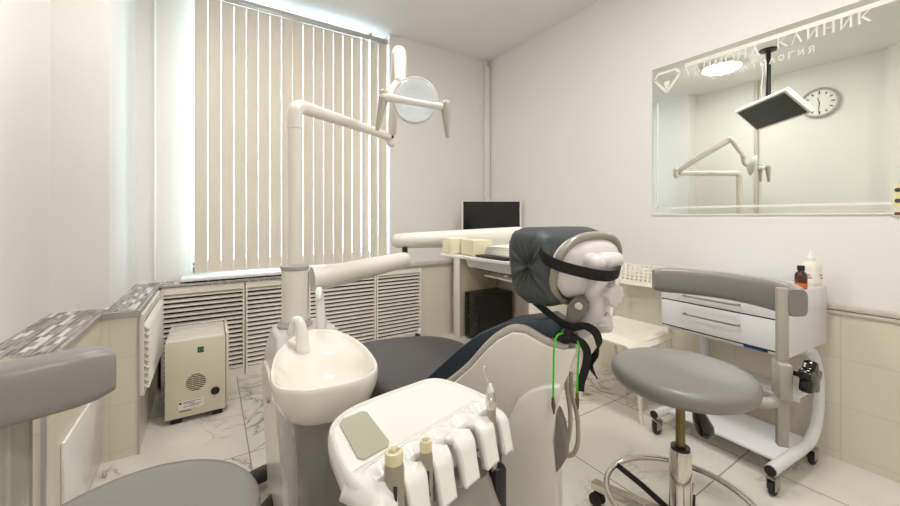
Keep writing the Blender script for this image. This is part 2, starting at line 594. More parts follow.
# small black and white floor socket plug beside the screens
t = thing('floor_valve', 'small black and white valve low by the louvred screen corner', 'valve', (1.52, 2.88, 0))
b = NB(); lathe(b, [(0.0, 0), (0.024, 0), (0.026, 0.04), (0.02, 0.075), (0, 0.08)], (1.52, 2.88, 0), n=16); obj('body', b, 'black', t)
b = NB(); lathe(b, [(0.0, 0), (0.016, 0), (0.02, 0.025), (0.012, 0.05), (0, 0.055)], (1.53, 2.88, 0.072), (0.4, 0, 0.9), n=16); obj('cap', b, 'white', t)

# vertical blind
t = thing('vertical_blind', 'beige vertical fabric blind covering the whole window', 'blind', (0.6, 3.0, 0.69))
b = NB(); box(b, -0.10, 1.285, 2.98, 3.02, 2.585, 2.622, 0.003); box(b, 1.12, 1.14, 2.97, 3.02, 2.62, 2.64)
obj('headrail', b, 'alu', t)
pitch = 0.0764
me = None
for i in range(18):
    x = -0.055 + pitch * i
    if me is None:
        b = NB()
        n = 8
        rings = []
        for z in (0.718, 2.584):
            rings.append([Vector((-.0374 + .0748 * k / n, 0.004 * math.sin(PI * k / n), z)) for k in range(n + 1)] + [Vector((.0374 - .0748 * k / n, 0.004 * math.sin(PI * k / n) + .0008, z)) for k in range(n + 1)])
        loft(b, rings)
        bmesh.ops.recalc_face_normals(b, faces=b.faces)
        me = bpy.data.meshes.new('vane'); b.to_mesh(me); b.free(); me.materials.append(MATS['vane'])
        me.polygons.foreach_set('use_smooth', [True] * len(me.polygons))
        me.set_sharp_from_angle(angle=math.radians(40))
    o = bpy.data.objects.new('vane', me); COL.objects.link(o); o.parent = t
    o.location = (x - 0.6, 0, -0.69)
    o.rotation_euler = (0, 0, math.radians(random.uniform(-2, 2)) if i not in (15, 16) else math.radians(14))
b = NB()
tube(b, [(-0.085 + k * 0.02, 3.0, 0.722) for k in range(69)], 0.0012, 5); obj('bead_chain', b, 'white', t)
b = NB(); box(b, -0.10, -0.092, 2.99, 3.0, 0.72, 0.76, .002); box(b, -0.10, -0.092, 2.99, 3.0, 0.77, 0.79, .002); obj('cord_weight', b, 'unit_dark', t)

# ------------------------------------------------------------------ mirror with etched lettering
t = thing('wall_mirror', 'large frameless mirror with frosted border and clinic lettering on right wall', 'mirror', (XR, 0.7, 1.103))
MX = 2.3835
b = NB(); box(b, MX, XR - .0005, 0.06, 1.304, 1.103, 2.041); obj('glass', b, 'mirror', t, smooth=False)
def flat(bm, pts):               # outline in (distance leftwards from y0, height) on the mirror face
    prism(bm, [(MX - .0012, y, z) for y, z in pts], (.0011, 0, 0))
def bar(bm, a, c, th):
    a = Vector(a); c = Vector(c); d = (c - a).normalized(); n = Vector((-d.y, d.x)) * th / 2
    flat(bm, [tuple(a + n), tuple(c + n), tuple(c - n), tuple(a - n)])
b = NB()
bar(b, (1.104, 1.998), (0.06, 1.998), 0.022)
bar(b, (1.262, 1.815), (1.262, 1.150), 0.012)
bar(b, (1.268, 1.150), (0.06, 1.150), 0.012)
bar(b, (1.3015, 2.038), (1.3015, 1.106), 0.005)  # this and the next two lines paint the highlight along the bevelled edge
bar(b, (1.304, 1.107), (0.06, 1.107), 0.007)
bar(b, (1.304, 2.038), (0.06, 2.038), 0.005)
obj('border_and_edge_glint', b, 'frost', t, smooth=False)
S, N_ = 0.15, 0.07
GL = {
 'Д': [(.14, .08, .50, 1, N_), (.46, 1, .84, .08, S), (.0, .08, 1, .08, N_), (.03, .08, .03, -.14, N_), (.97, .08, .97, -.14, N_)],
 'А': [(.06, 0, .48, 1, N_), (.44, 1, .88, 0, S), (.2, .34, .74, .34, N_), (-.02, .02, .16, .02, N_), (.74, .02, 1.0, .02, N_)],
 'Й': [(.16, 0, .16, 1, S), (.84, 0, .84, 1, S), (.16, .05, .84, .95, N_), (.02, .02, .30, .02, N_), (.02, .98, .30, .98, N_), (.70, .02, .98, .02, N_), (.70, .98, .98, .98, N_), (.32, 1.28, .42, 1.14, N_), (.42, 1.14, .58, 1.14, N_), (.58, 1.14, .68, 1.28, N_)],
 'И': [(.16, 0, .16, 1, S), (.84, 0, .84, 1, S), (.16, .05, .84, .95, N_), (.02, .02, .30, .02, N_), (.02, .98, .30, .98, N_), (.70, .02, .98, .02, N_), (.70, .98, .98, .98, N_)],
 'М': [(.08, 0, .14, 1, N_), (.14, 1, .5, .1, S), (.5, .1, .86, 1, N_), (.86, 1, .92, 0, S), (-.04, .02, .2, .02, N_), (.78, .02, 1.06, .02, N_)],
 'Н': [(.16, 0, .16, 1, S), (.84, 0, .84, 1, S), (.16, .52, .84, .52, N_), (.02, .02, .30, .02, N_), (.02, .98, .30, .98, N_), (.70, .02, .98, .02, N_), (.70, .98, .98, .98, N_)],
 'К': [(.16, 0, .16, 1, S), (.16, .45, .80, .97, N_), (.34, .58, .92, .02, S), (.02, .02, .30, .02, N_), (.02, .98, .30, .98, N_), (.68, .98, .92, .98, N_), (.82, .02, 1.04, .02, N_)],
 'Л': [(.08, 0, .46, 1, N_), (.44, 1, .88, 0, S), (-.02, .02, .18, .02, N_), (.74, .02, 1.0, .02, N_)],
 'Т': [(.5, 0, .5, 1, S), (.04, .95, .96, .95, S)],
 'Г': [(.16, 0, .16, 1, S), (.16, .95, .9, .95, S)],
 'Я': [(.84, 0, .84, 1, S), (.84, .95, .3, .95, S), (.3, .95, .16, .75, S), (.16, .75, .3, .5, S), (.3, .5, .84, .5, S), (.46, .5, .1, 0, S)],
}
def write(bm, text, y, z, h, adv, wid, small=False):
    for ch in text:
        if ch in 'ОС':
            n = 20; a0, a1 = (0, 2 * PI) if ch == 'О' else (PI * .25, PI * 1.75)
            for k in range(n):
                p = a0 + (a1 - a0) * k / n; q = a0 + (a1 - a0) * (k + 1) / n
                tk = .14 if small else .06 + .09 * abs(math.cos((p + q) / 2))
                fa, fb = .5, .5
                P = lambda an, rr: (y - wid * (.5 + (fa - rr) * math.cos(an)), z + h * (.5 + (fb - rr) * math.sin(an)))
                flat(bm, [P(p, 0), P(q, 0), P(q, tk), P(p, tk)])
        elif ch in GL:
            for (x1, z1, x2, z2, th) in GL[ch]:
                th2 = .15 if small else th
                if small and (z1 == z2) and abs(x1 - x2) < .3: continue
                bar(bm, (y - x1 * wid, z + z1 * h), (y - x2 * wid, z + z2 * h), th2 * h * .85)
        if len(bm.verts): obj('letter', bm, 'frost', t, smooth=False)
        bm = NB()
        y -= adv
b = NB(); write(b, 'ДАЙМОНД КЛИНИК', 1.118, 1.932, 0.054, 0.0552, 0.044)
b = NB(); write(b, 'СТОМАТОЛОГИЯ', 0.960, 1.868, 0.032, 0.0364, 0.024, True)
# emblem: faceted gem outline with a tooth
b = NB()
out = [(1.286, 1.965), (1.262, 1.996), (1.155, 1.996), (1.130, 1.965), (1.208, 1.868)]
for i in range(5):
    bar(b, out[i], out[(i + 1) % 5], 0.015)
bar(b, out[0], (1.262, 1.955), .008); bar(b, (1.262, 1.955), (1.155, 1.955), 0.0) if False else None
flat(b, [(1.225, 1.925), (1.219, 1.942), (1.208, 1.936), (1.197, 1.942), (1.191, 1.925), (1.198, 1.895), (1.208, 1.886), (1.218, 1.895)])
obj('emblem', b, 'frost', t, smooth=False)

# small card stuck on the corner of the mirror
t = thing('notice_card', 'pale yellow card with dark marks at lower right edge of the mirror', 'card', (2.3795, 0.245, 1.095))
b = NB(); box(b, 2.3800, 2.3834, 0.19, 0.299, 1.095, 1.228); obj('sheet', b, 'card_cream', t, smooth=False)
for z0, z1, m in ((1.185, 1.222, 'yellow_card'), (1.138, 1.180, 'yellow_card'), (1.100, 1.112, 'brown')):
    b = NB(); box(b, 2.3790, 2.3799, 0.195, 0.294, z0, z1); s = obj('printed_band', b, m, t, smooth=False)
    if m == 'yellow_card':
        b = NB(); lathe(b, [(0, 0), (.009, 0), (.009, .0008), (0, .0008)], (2.3789, 0.285, (z0 + z1) / 2), (-1, 0, 0), 14); obj('dark_mark', b, 'ink', s)

# ------------------------------------------------------------------ ceiling lamp discs
def disc_lamp(x, y, label, r=0.165, m='lamp_disc'):
    t = thing('ceiling_lamp', label, 'ceiling lamp', (x, y, H), 'round ceiling lamps')
    b = NB(); lathe(b, [(r + .012, 0), (r + .012, -.028), (r, -.032), (r, 0)], (x, y, H - .001), n=40); obj('rim', b, 'white', t)
    b = NB(); lathe(b, [(0, 0), (r * .9, 0), (r, .01), (r, .02), (0, .02)], (x, y, H - .048), n=40); obj('diffuser', b, m, t)
disc_lamp(0.28, 1.72, 'round white ceiling lamp, lit, seen in mirror behind the lettering')
disc_lamp(1.15, 0.55, 'added unseen ceiling lamp, lit, on ceiling above the drawer stool', m='lamp_disc_bright')  # unseen lamp added to spread more light over the right side
disc_lamp(.45, -.75, 'added unseen ceiling lamp, lit, on ceiling behind the near left stool')  # unseen lamp added behind the camera to brighten surfaces facing it

# ------------------------------------------------------------------ screen hung from the ceiling, clock (both seen in the mirror)
t = thing('ceiling_monitor', 'tilted flat screen on black ceiling pole, seen in the mirror', 'monitor', (0.33, 1.32, H))
b = NB(); lathe(b, [(0, 0), (.07, 0), (.07, -.012), (.03, -.02), (0, -.02)], (.33, 1.32, H - .001), n=24); obj('ceiling_plate', b, 'black', t)
b = NB(); tube(b, [(.33, 1.32, H - .01), (.33, 1.32, 2.20)], .02, 16); obj('pole', b, 'black', t)
e1 = Vector((-0.643, 0.766, 0)).normalized()          # long side
e2 = Vector((-0.766 * .72, -0.643 * .72, -0.694)).normalized()
e3 = e1.cross(e2).normalized()
if e3.z > 0: e3 = -e3                                   # towards the viewer below
Cn = Vector((0.365, 1.30, 2.075))
def tvbox(bm, u0, u1, v0, v1, w0, w1, bev=0):
    M = Matrix((e1, e2, e3)).transposed().to_4x4(); M.translation = Cn
    box(bm, u0, u1, v0, v1, w0, w1, bev, 2, M)
b = NB(); tvbox(b, -.335, .335, -.145, .145, -.045, 0, .008); obj('bezel', b, 'white', t)
b = NB(); tvbox(b, -.31, .31, -.125, .125, .0005, .003); obj('screen', b, 'tv_screen', t)
b = NB(); tube(b, [(.33, 1.32, 2.22), tuple(Cn - e3 * .05)], .022, 12); tvbox(b, -.06, .06, -.06, .06, -.075, -.046, .004); obj('tilt_bracket', b, 'black', t)
b = NB(); tube(b, [(.355, 1.34, 2.6), (.375, 1.355, 2.57), (.36, 1.35, 2.45), (.372, 1.36, 2.3), (.36, 1.35, 2.2)], .005, 8, 5); obj('cable', b, 'white', t)

t = thing('wall_clock', 'round white wall clock with grey rim, seen in the mirror', 'clock', (XL, 1.168, 2.135))
cc = Vector((XL, 1.168, 2.29))
b = NB(); lathe(b, [(.155, .001), (.155, .03), (.145, .036), (.132, .03), (.132, .001)], cc, (1, 0, 0), 48); obj('rim', b, 'clock_ring', t)
b = NB(); lathe(b, [(0, .008), (.134, .008), (.134, .018), (0, .018)], cc, (1, 0, 0), 48); obj('dial', b, 'paper', t)
for k in range(12):
    a = k * PI / 6; d = Vector((0, math.sin(a), math.cos(a)))
    b = NB(); p = cc + d * .104 + Vector((.0185, 0, 0)); u = Vector((0, d.z, -d.y))
    L_ = .016 if k % 3 == 0 else .012
    prism(b, [p + d * L_ + u * .006, p - d * L_ + u * .006, p - d * L_ - u * .006, p + d * L_ - u * .006], (.001, 0, 0))
    obj('hour_mark', b, 'ink', t, smooth=False)
for name, a, L_ in (('hour_hand', math.radians(15), .06), ('minute_hand', math.radians(176), .088)):
    d = Vector((0, math.sin(a), math.cos(a))); u = Vector((0, d.z, -d.y)); p = cc + Vector((.021, 0, 0))
    b = NB(); prism(b, [p + d * L_ + u * .002, p - d * .012 + u * .004, p - d * .012 - u * .004, p + d * L_ - u * .002], (.0012, 0, 0)); obj(name, b, 'ink', t, smooth=False)

# ------------------------------------------------------------------ beige compressor
t = thing('dental_compressor', 'beige metal compressor cabinet on the floor before the louvred screens', 'compressor', (-0.07, 2.62, 0))
x0, x1, y0, y1, z0, z1 = -0.207, 0.058, 2.45, 2.79, 0.035, 0.435
b = NB(); box(b, x0, x1, y0 + .012, y1, z0, z1 - .006, .004); obj('cabinet', b, 'beige', t)
b = NB(); box(b, x0 - .002, x1 + .002, y0, y0 + .011, z0 - .004, z1 - .004, .003); obj('front_panel', b, 'beige', t)
b = NB(); box(b, x0, x1, y0 + .004, y1, z1 - .006, z1 + .002, .003); 
for k in range(4): box(b, x0 + .02, x1 - .02, y0 + .05 + k * .075, y0 + .09 + k * .075, z1 + .0022, z1 + .0045, .001)
obj('top_panel', b, 'beige_top', t)
b = NB(); box(b, x1 + .004, x1 + .02, y0 + .02, y1 + .01, z0, z1 + .006, .003); obj('side_panel', b, 'beige', t)
b = NB(); box(b, -0.068, -0.040, y0 - .002, y0 - .0002, 0.362, 0.392, .0008); s = obj('badge', b, 'green_dark', t)
b = NB()
for k in range(24):
    a, c = 2 * PI * k / 24, 2 * PI * (k + 1) / 24
    P = lambda an, r: (-0.054 + r * math.cos(an), y0 - .0032, 0.377 + r * math.sin(an))
    if k in (5, 6): continue
    prism(b, [P(a, .0085), P(c, .0085), P(c, .006), P(a, .006)], (0, .001, 0))
obj('emblem', b, 'green_light', s, smooth=False)
b = NB()
R_ = .046
for k in range(9):
    z = 0.205 - R_ + (k + .5) * 2 * R_ / 9
    hw = math.sqrt(max(0, R_ * R_ - (z - .205) ** 2))
    n = max(1, int(hw / .013))
    seg = 2 * hw / n
    for q in range(n):
        xa = -0.075 - hw + q * seg
        prism(b, [(xa + .001, y0 - .0012, z - .002), (xa + seg / 2, y0 - .0012, z + .0005), (xa + seg - .001, y0 - .0012, z - .002), (xa + seg - .001, y0 - .0012, z + .0025), (xa + seg / 2, y0 - .0012, z + .005), (xa + .001, y0 - .0012, z + .0025)], (0, .001, 0))
obj('fan_grille', b, 'dark_gap', t, smooth=False)
b = NB(); lathe(b, [(0, 0), (.020, 0), (.021, .004), (.019, .009), (0, .009)], (0.013, y0 - .0005, 0.140), (0, -1, 0), 24); obj('cable_socket', b, 'black', t)
b = NB(); box(b, -0.152, -0.040, y0 - .0015, y0 - .0002, 0.075, 0.117); s = obj('rating_label', b, 'paper', t, smooth=False)
b = NB()
box(b, -0.148, -0.138, y0 - .0025, y0 - .0017, 0.102, 0.113)
for k, (a, c) in enumerate(((-.13, -.05), (-.13, -.08), (-.10, -.05), (-.13, -.06))): box(b, a, c, y0 - .0025, y0 - .0017, .109 - k * .008, .1115 - k * .008)
obj('label_print', b, 'ink', s, smooth=False)
b = NB(); box(b, -0.147, -0.095, y0 - .0012, y0 - .0002, 0.062, 0.066); obj('label_line', b, 'ink', t, smooth=False)
for x in (x0 + .045, x1 - .035):
    for y in (y0 + .035, y1 - .04):
        b = NB(); box(b, x - .024, x + .024, y - .02, y + .02, 0, z0, .004); obj('foot', b, 'rubber', t)

t.location = (-0.062, 2.585, 0)
# ------------------------------------------------------------------ dental unit: cabinet, spittoon bowl, post, delivery arm
t = thing('dental_unit', 'white dental spittoon unit with bowl, spouts and tall post', 'dental unit', (0.32, 1.36, 0))
def rrect(x0, x1, y0, y1, z, r, n=6):
    out = []
    for cx, cy, a0 in ((x1 - r, y1 - r, 0), (x0 + r, y1 - r, PI / 2), (x0 + r, y0 + r, PI), (x1 - r, y0 + r, 1.5 * PI)):
        for k in range(n + 1):
            a = a0 + PI / 2 * k / n
            out.append(Vector((cx + r * math.cos(a), cy + r * math.sin(a), z)))
    return out
b = NB()
loft(b, [rrect(.205, .47, 1.17, 1.66, 0, .05), rrect(.195, .47, 1.16, 1.66, .15, .05), rrect(.183, .465, 1.16, 1.665, .35, .05), rrect(.172, .46, 1.18, 1.67, .50, .05),
         rrect(.176, .455, 1.25, 1.675, .575, .06), rrect(.188, .44, 1.34, 1.67, .61, .06), rrect(.20, .42, 1.43, 1.66, .655, .05), rrect(.21, .41, 1.45, 1.65, .668, .05)])
obj('cabinet', b, 'unit_grey', t, subsurf=1)
# pale side panel following the cabinet, with a latch
b = NB()
sec = []
for y, zt in ((1.19, .30), (1.22, .40), (1.28, .47), (1.36, .525), (1.46, .55), (1.56, .55), (1.62, .50)):
    sec.append((y, zt))
def side_x(z): return .190 - .026 * min(z, .5) / .5
rings = []
for y, zt in sec:
    rings.append([Vector((side_x(.012) + .001, y, .012)), Vector((side_x(zt * .5), y, zt * .5)), Vector((side_x(zt) + .003, y, zt)), Vector((side_x(zt) + .018, y, zt)), Vector((side_x(.012) + .018, y, .012))])
loft(b, rings)
sp = obj('side_panel', b, 'shell', t)
b = NB(); box(b, .160, .176, 1.40, 1.43, .455, .467, .002); obj('latch', b, 'steel', sp)
# bowl
AX = Vector((.12, .993, 0)); CX = Vector((.993, -.12, 0)); BO = Vector((.272, 1.065, 0))
def rim_pt(th, sc, back, front, wid, z, tilt=.075, ce=.74):
    s = math.sin(th); c = math.cos(th)
    sv = (back if s > 0 else front) * (abs(s) ** .88) * (1 if s > 0 else -1)
    wv = wid * (abs(c) ** ce) * (1 if c > 0 else -1) * (1 - .26 * max(0, s) ** 2)
    p = BO + AX * sv * sc + CX * wv * sc
    p.z = z + tilt * max(sv * sc, -.05)
    return p
def bring(sc, z, back=.305, front=.125, wid=.142, tilt=.085): return [rim_pt(2 * PI * k / 56, sc, back, front, wid, z, tilt) for k in range(56)]
b = NB()
rings = [bring(.35, .546, .22), bring(.55, .550, .24), bring(.75, .564, .26), bring(.89, .594, .28), bring(.97, .622, .295), bring(1.0, .648), bring(1.005, .662), bring(.985, .671), bring(.95, .672), bring(.915, .665),
         bring(.895, .658, .29), bring(.865, .648, .19, .125, .142), bring(.80, .622, .165, .122, .14), bring(.70, .604, .16, .12, .138), bring(.52, .590, .15, .12, .135), bring(.28, .583, .14, .12, .13), bring(.09, .580, .14, .12, .13)]
loft(b, rings)
bw = obj('bowl', b, 'ceramic', t, subsurf=1)
b = NB(); lathe(b, [(0, 0), (.02, 0), (.02, .004), (.012, .006), (0, .004)], BO + Vector((0, 0, .581)), n=20); obj('drain', b, 'steel', bw)
# pedestal below the bowl
b = NB()
def ell(cx, cy, rx, ry, z, n=28): return [Vector((cx + rx * math.cos(2 * PI * k / n), cy + ry * math.sin(2 * PI * k / n), z)) for k in range(n)]
loft(b, [ell(.325, 1.15, .115, .10, .0), ell(.32, 1.15, .105, .09, .12), ell(.312, 1.14, .098, .085, .28), ell(.30, 1.12, .095, .085, .40), ell(.292, 1.11, .10, .095, .48), ell(.288, 1.105, .12, .115, .558)])
obj('pedestal', b, 'unit_dark', t)
# spouts
b = NB(); tube(b, [(.335, 1.380, .690), (.333, 1.378, .74), (.330, 1.374, .79), (.324, 1.362, .825), (.318, 1.340, .832), (.314, 1.325, .815)], [.019, .017, .016, .0145, .012, .010], 14, 5, True)
obj('spout', b, 'white_gloss', t)
b = NB(); tube(b, [(.247, 1.250, .668), (.245, 1.252, .710), (.242, 1.256, .742), (.235, 1.264, .760), (.227, 1.274, .756), (.221, 1.282, .738), (.218, 1.287, .718)], [.021, .019, .0165, .0145, .0135, .0125, .0115], 14, 5, True)
obj('spout', b, 'white_gloss', t)
# post
PX, PY = .28, 1.565
b = NB(); lathe(b, [(.0, .0), (.064, 0), (.066, .008), (.058, .018), (.056, .024), (.0, .024)], (PX, PY, .664), n=32); obj('post_base', b, 'shell_rim', t)
b = NB(); cyl(b, (PX, PY, .686), (PX, PY, .885), .0505, .0485, 32); obj('post_sleeve', b, 'warm_white', t)
b = NB(); lathe(b, [(0, 0), (.051, 0), (.053, .006), (.053, .016), (.045, .022), (0, .022)], (PX, PY, .884), n=32); obj('post_collar', b, 'shell_rim', t)
b = NB(); cyl(b, (PX, PY, .904), (PX, PY, 1.44), .0275, .0265, 28); obj('post', b, 'warm_white', t)

# ------------------------------------------------------------------ delivery table on its jointed arm
t = thing('delivery_table', 'white delivery table with thick jointed arm from the post, above the chair', 'delivery table', (PX + .06, PY, .838))
b = NB(); tube(b, [(PX + .068, PY + .016, .838), (.42, 1.59, .842), (.62, 1.648, .858), (.80, 1.700, .874), (.835, 1.712, .876)], [.050, .049, .045, .040, .034], 20, 4, False)
a1 = obj('lower_arm', b, 'warm_white', t)
b = NB(); cyl(b, (.835, 1.722, .905), (.835, 1.722, .937), .014); obj('pivot_pin', b, 'black', a1)
b = NB(); tube(b, [(.828, 1.782, .968), (.92, 1.65, .976), (1.06, 1.46, .990), (1.20, 1.275, 1.004)], [.039, .041, .043, .043], 20, 4, True)
a2 = obj('upper_arm', b, 'warm_white', t)
b = NB(); cyl(b, (1.165, 1.285, .952), (1.165, 1.285, .962), .012); cyl(b, (1.150, 1.30, .985), (1.158, 1.306, .990), .008); obj('arm_screw', b, 'black', a2)
b = NB(); cyl(b, (1.19, 1.30, .938), (1.19, 1.30, .97), .028); obj('swivel_post', b, 'warm_white', t)
b = NB()
to = [(.838, 1.380), (.868, .965), (.885, .945), (1.23, .945), (1.25, .965), (1.25, 1.385), (1.23, 1.40), (.855, 1.40)]
prism(b, [(x, y, .923) for x, y in to], (0, 0, .013)); obj('tray_top', b, 'white_gloss', t, smooth=False, bevel=.003)
b = NB(); loft(b, [rrect(.98, 1.20, 1.03, 1.32, .862, .03), rrect(.95, 1.22, 1.00, 1.35, .875, .03), rrect(.94, 1.23, .99, 1.36, .922, .03)]); obj('instrument_head', b, 'white_gloss', t)

# ------------------------------------------------------------------ operating lamp
t = thing('operating_lamp', 'white operating lamp with round reflector on jointed arm above the spittoon', 'dental lamp', (PX, PY, 1.44))
b = NB(); tube(b, [(PX, PY, 1.441), (PX, PY, 1.49), (PX + .004, PY + .002, 1.515), (PX + .02, PY + .012, 1.532), (PX + .05, PY + .03, 1.535), (.55, 1.727, 1.535), (.828, 1.894, 1.533)], [.0285, .0285, .029, .029, .027, .025, .022], 18, 5)
obj('swing_arm', b, 'warm_white', t)
b = NB(); tube(b, [(.838, 1.90, 1.505), (.838, 1.90, 1.565)], .026, 18, 0, True); j = obj('elbow', b, 'warm_white', t)
b = NB(); box(b, .826, .838, 1.868, 1.874, 1.522, 1.545); obj('slot', b, 'black', j)
b = NB(); tube(b, [(.832, 1.875, 1.56), (.78, 1.73, 1.665), (.695, 1.503, 1.815)], [.025, .026, .028], 18, 4, True); obj('spring_arm', b, 'warm_white', t)
b = NB(); tube(b, [(.696, 1.50, 1.82), (.690, 1.47, 1.80), (.672, 1.43, 1.72), (.660, 1.405, 1.67)], [.027, .028, .026, .022], 18, 4, True); obj('drop_link', b, 'warm_white', t)
b = NB(); ball(b, (.658, 1.40, 1.655), .026); tube(b, [(.658, 1.40, 1.655), (.632, 1.405, 1.61), (.622, 1.39, 1.575)], [.02, .024, .02], 14, 4, True); obj('yoke', b, 'warm_white', t)
LC = Vector((.688, 1.325, 1.557)); LN = Vector((-.50, -.80, -.20)).normalized()
b = NB(); lathe(b, [(0, -.034), (.03, -.032), (.068, -.018), (.091, .0), (.093, .004), (.089, .006), (.084, .003), (0, -.006)], LC, LN, 40); hd = obj('lamp_head', b, 'white', t)
b = NB(); lathe(b, [(0, -.004), (.03, -.003), (.05, .0), (.068, .003), (.085, .0065), (.083, .0085), (.06, .006), (.045, .003), (.025, .0005), (0, .0)], LC, LN, 24); obj('reflector', b, 'reflector', hd, smooth=False)
hb0 = Vector((.550, 1.314, 1.546)); hb1 = Vector((.752, 1.196, 1.508))
b = NB(); tube(b, [hb0, hb0.lerp(hb1, .2), hb0.lerp(hb1, .5), hb0.lerp(hb1, .8), hb1], [.020, .015, .0115, .013, .017], 16, 4, True); obj('handle_bar', b, 'warm_white', t)
b = NB(); tube(b, [(.585, 1.33, 1.55), (.60, 1.37, 1.565), (.62, 1.39, 1.575)], .014, 12, 3); obj('bar_link', b, 'warm_white', t)
for p, q in ((hb0, hb0 + Vector((-.024, .004, -.122))), (hb1, hb1 + Vector((.004, -.006, -.108)))):
    b = NB(); tube(b, [p + Vector((0, 0, .012)), p.lerp(q, .12), p.lerp(q, .5), q], [.0185, .018, .0135, .008], 14, 3, True); hnd = obj('handle', b, 'bar_grey', t)

# ------------------------------------------------------------------ instrument console
t = thing('instrument_console', 'white assistant console with grey touch pad and instrument rests', 'instrument tray', (.365, .72, .40))
out = [(.188, .68), (.196, .755), (.222, .800), (.268, .828), (.34, .845), (.43, .858), (.490, .862), (.522, .838), (.545, .780), (.560, .710), (.562, .672), (.535, .654), (.46, .634), (.36, .607), (.25, .576), (.205, .568), (.188, .61)]
oc = Vector((.37, .71, 0))
dense = smooth_path([Vector((x, y, 0)) for x, y in out] + [Vector((out[0][0], out[0][1], 0))], 4)[:-1]
def oring(sc, z, drop=0):
    return [Vector((oc.x + (p.x - oc.x) * sc, oc.y + (p.y - oc.y) * sc, z)) for p in dense]
b = NB()
loft(b, [oring(.55, .555), oring(.80, .565), oring(.94, .590), oring(1.0, .625), oring(1.0, .648), oring(.985, .660), oring(.965, .663), oring(.945, .660), oring(.93, .656), oring(.3, .656)])
obj('tray_top', b, 'white_gloss', t)
b = NB()
pts = [(.231, .790), (.286, .797), (.2865, .655), (.222, .640)]
pts = [(.226, .775), (.236, .791), (.282, .800), (.291, .790), (.289, .664), (.281, .652), (.230, .640), (.222, .650)]
prism(b, [(x, y, .6565) for x, y in pts], (0, 0, .003)); obj('touch_pad', b, 'pad_green', t, smooth=False)
dd = Vector((.965, .263, 0)); ee = Vector((.263, -.965, 0))
LS = Vector((.259, .578, 0))
# moulded strip of five slotted rests along the near edge
slots = [-.011, .056, .120, .188, .254]
HS = .0095
cols = [-.070]
edges_ = []
def fill(a, c, n):
    for q in range(1, n + 1): cols.append(a + (c - a) * q / n)
prev = -.070
kinds = []          # True where the column lies in a slot
for sl in slots:
    n0 = len(cols); fill(prev, sl - HS, 10); kinds += [False] * (len(cols) - n0)
    n0 = len(cols); fill(sl - HS, sl + HS, 4); kinds += [True] * (len(cols) - n0)
    prev = sl + HS
n0 = len(cols); fill(prev, .300, 8); kinds += [False] * (len(cols) - n0)
cents = [(-.070 + slots[0]) / 2] + [(a + c) / 2 for a, c in zip(slots[:-1], slots[1:])] + [(slots[-1] + .300) / 2]
rows = [-.055 + .004 * q for q in range(20)] + [.024 + .005 * q for q in range(1, 18)]
def rest_pt(d, sv, fing):
    R_, s0 = .026, .012
    if sv <= s0: e_, dz = sv, 0.0
    elif sv <= s0 + R_ * 1.35:
        a = (sv - s0) / R_; e_, dz = s0 + R_ * math.sin(a), -R_ * (1 - math.cos(a))
    else:
        a = 1.35; x = sv - s0 - R_ * 1.35
        e_, dz = s0 + R_ * math.sin(a) + x * math.cos(a), -R_ * (1 - math.cos(a)) - x * math.sin(a)
    z = .6645 - .006 * max(0, min(1, (-.030 - sv) / .022))
    for sl in slots:
        q = math.hypot(d - sl, sv + .006) / .027
        if q < 1: z -= .012 * (1 - q * q) ** 1.5
        else: z += .0035 * math.exp(-((q - 1.12) / .16) ** 2) * (1 if sv > -.045 else .3)
    if sv > .014:
        c = cents[fing]; d = c + (d - c) * (1 - .16 * min(1, (sv - .014) / .06) ** 1.4)
    # the strip ends round off
    edge = max(0, (d - .282) / .018)
    z -= .012 * min(1, edge) ** 2 + .035 * min(1, max(0, (-.045 - d) / .025)) ** 2
    p = LS + dd * d + ee * e_; p.z = z + dz
    return p
b = NB(); grid = {}
def gv(i, k, fing):
    key = (i, k, fing if rows[k] > -.006 else 0)
    if key not in grid: grid[key] = b.verts.new(rest_pt(cols[i], rows[k], fing))
    return grid[key]
fing = 0
for i in range(len(kinds)):
    if i and kinds[i - 1] and not kinds[i]: fing += 1
    for k in range(len(rows) - 1):
        if kinds[i] and rows[k] > -.008: continue
        f1 = fing
        b.faces.new((gv(i, k, f1), gv(i + 1, k, f1), gv(i + 1, k + 1, f1), gv(i, k + 1, f1)))
rs = obj('instrument_rest', b, 'white_gloss', t, angle=50)
sm = rs.modifiers.new('thick', 'SOLIDIFY'); sm.thickness = .016; sm.offset = 1 if rs.data.polygons[0].normal.z < 0 else -1
b = NB()
loft(b, [rrect(.27, .50, .60, .80, .12, .04), rrect(.26, .52, .58, .82, .30, .05), rrect(.26, .53, .585, .83, .48, .05), rrect(.28, .50, .60, .80, .558, .04)])
obj('console_body', b, 'unit_dark', t)
b = NB(); tube(b, [(.305, .985, .45), (.315, .93, .465), (.34, .86, .50), (.35, .835, .51)], [.046, .044, .042, .042], 18, 4); obj('console_arm', b, 'unit_dark', t)
b = NB(); box(b, .50, .535, .60, .66, .30, .56, .01); obj('gap_shade', b, 'black', t)  # black block stands in for shade in the gap under the console

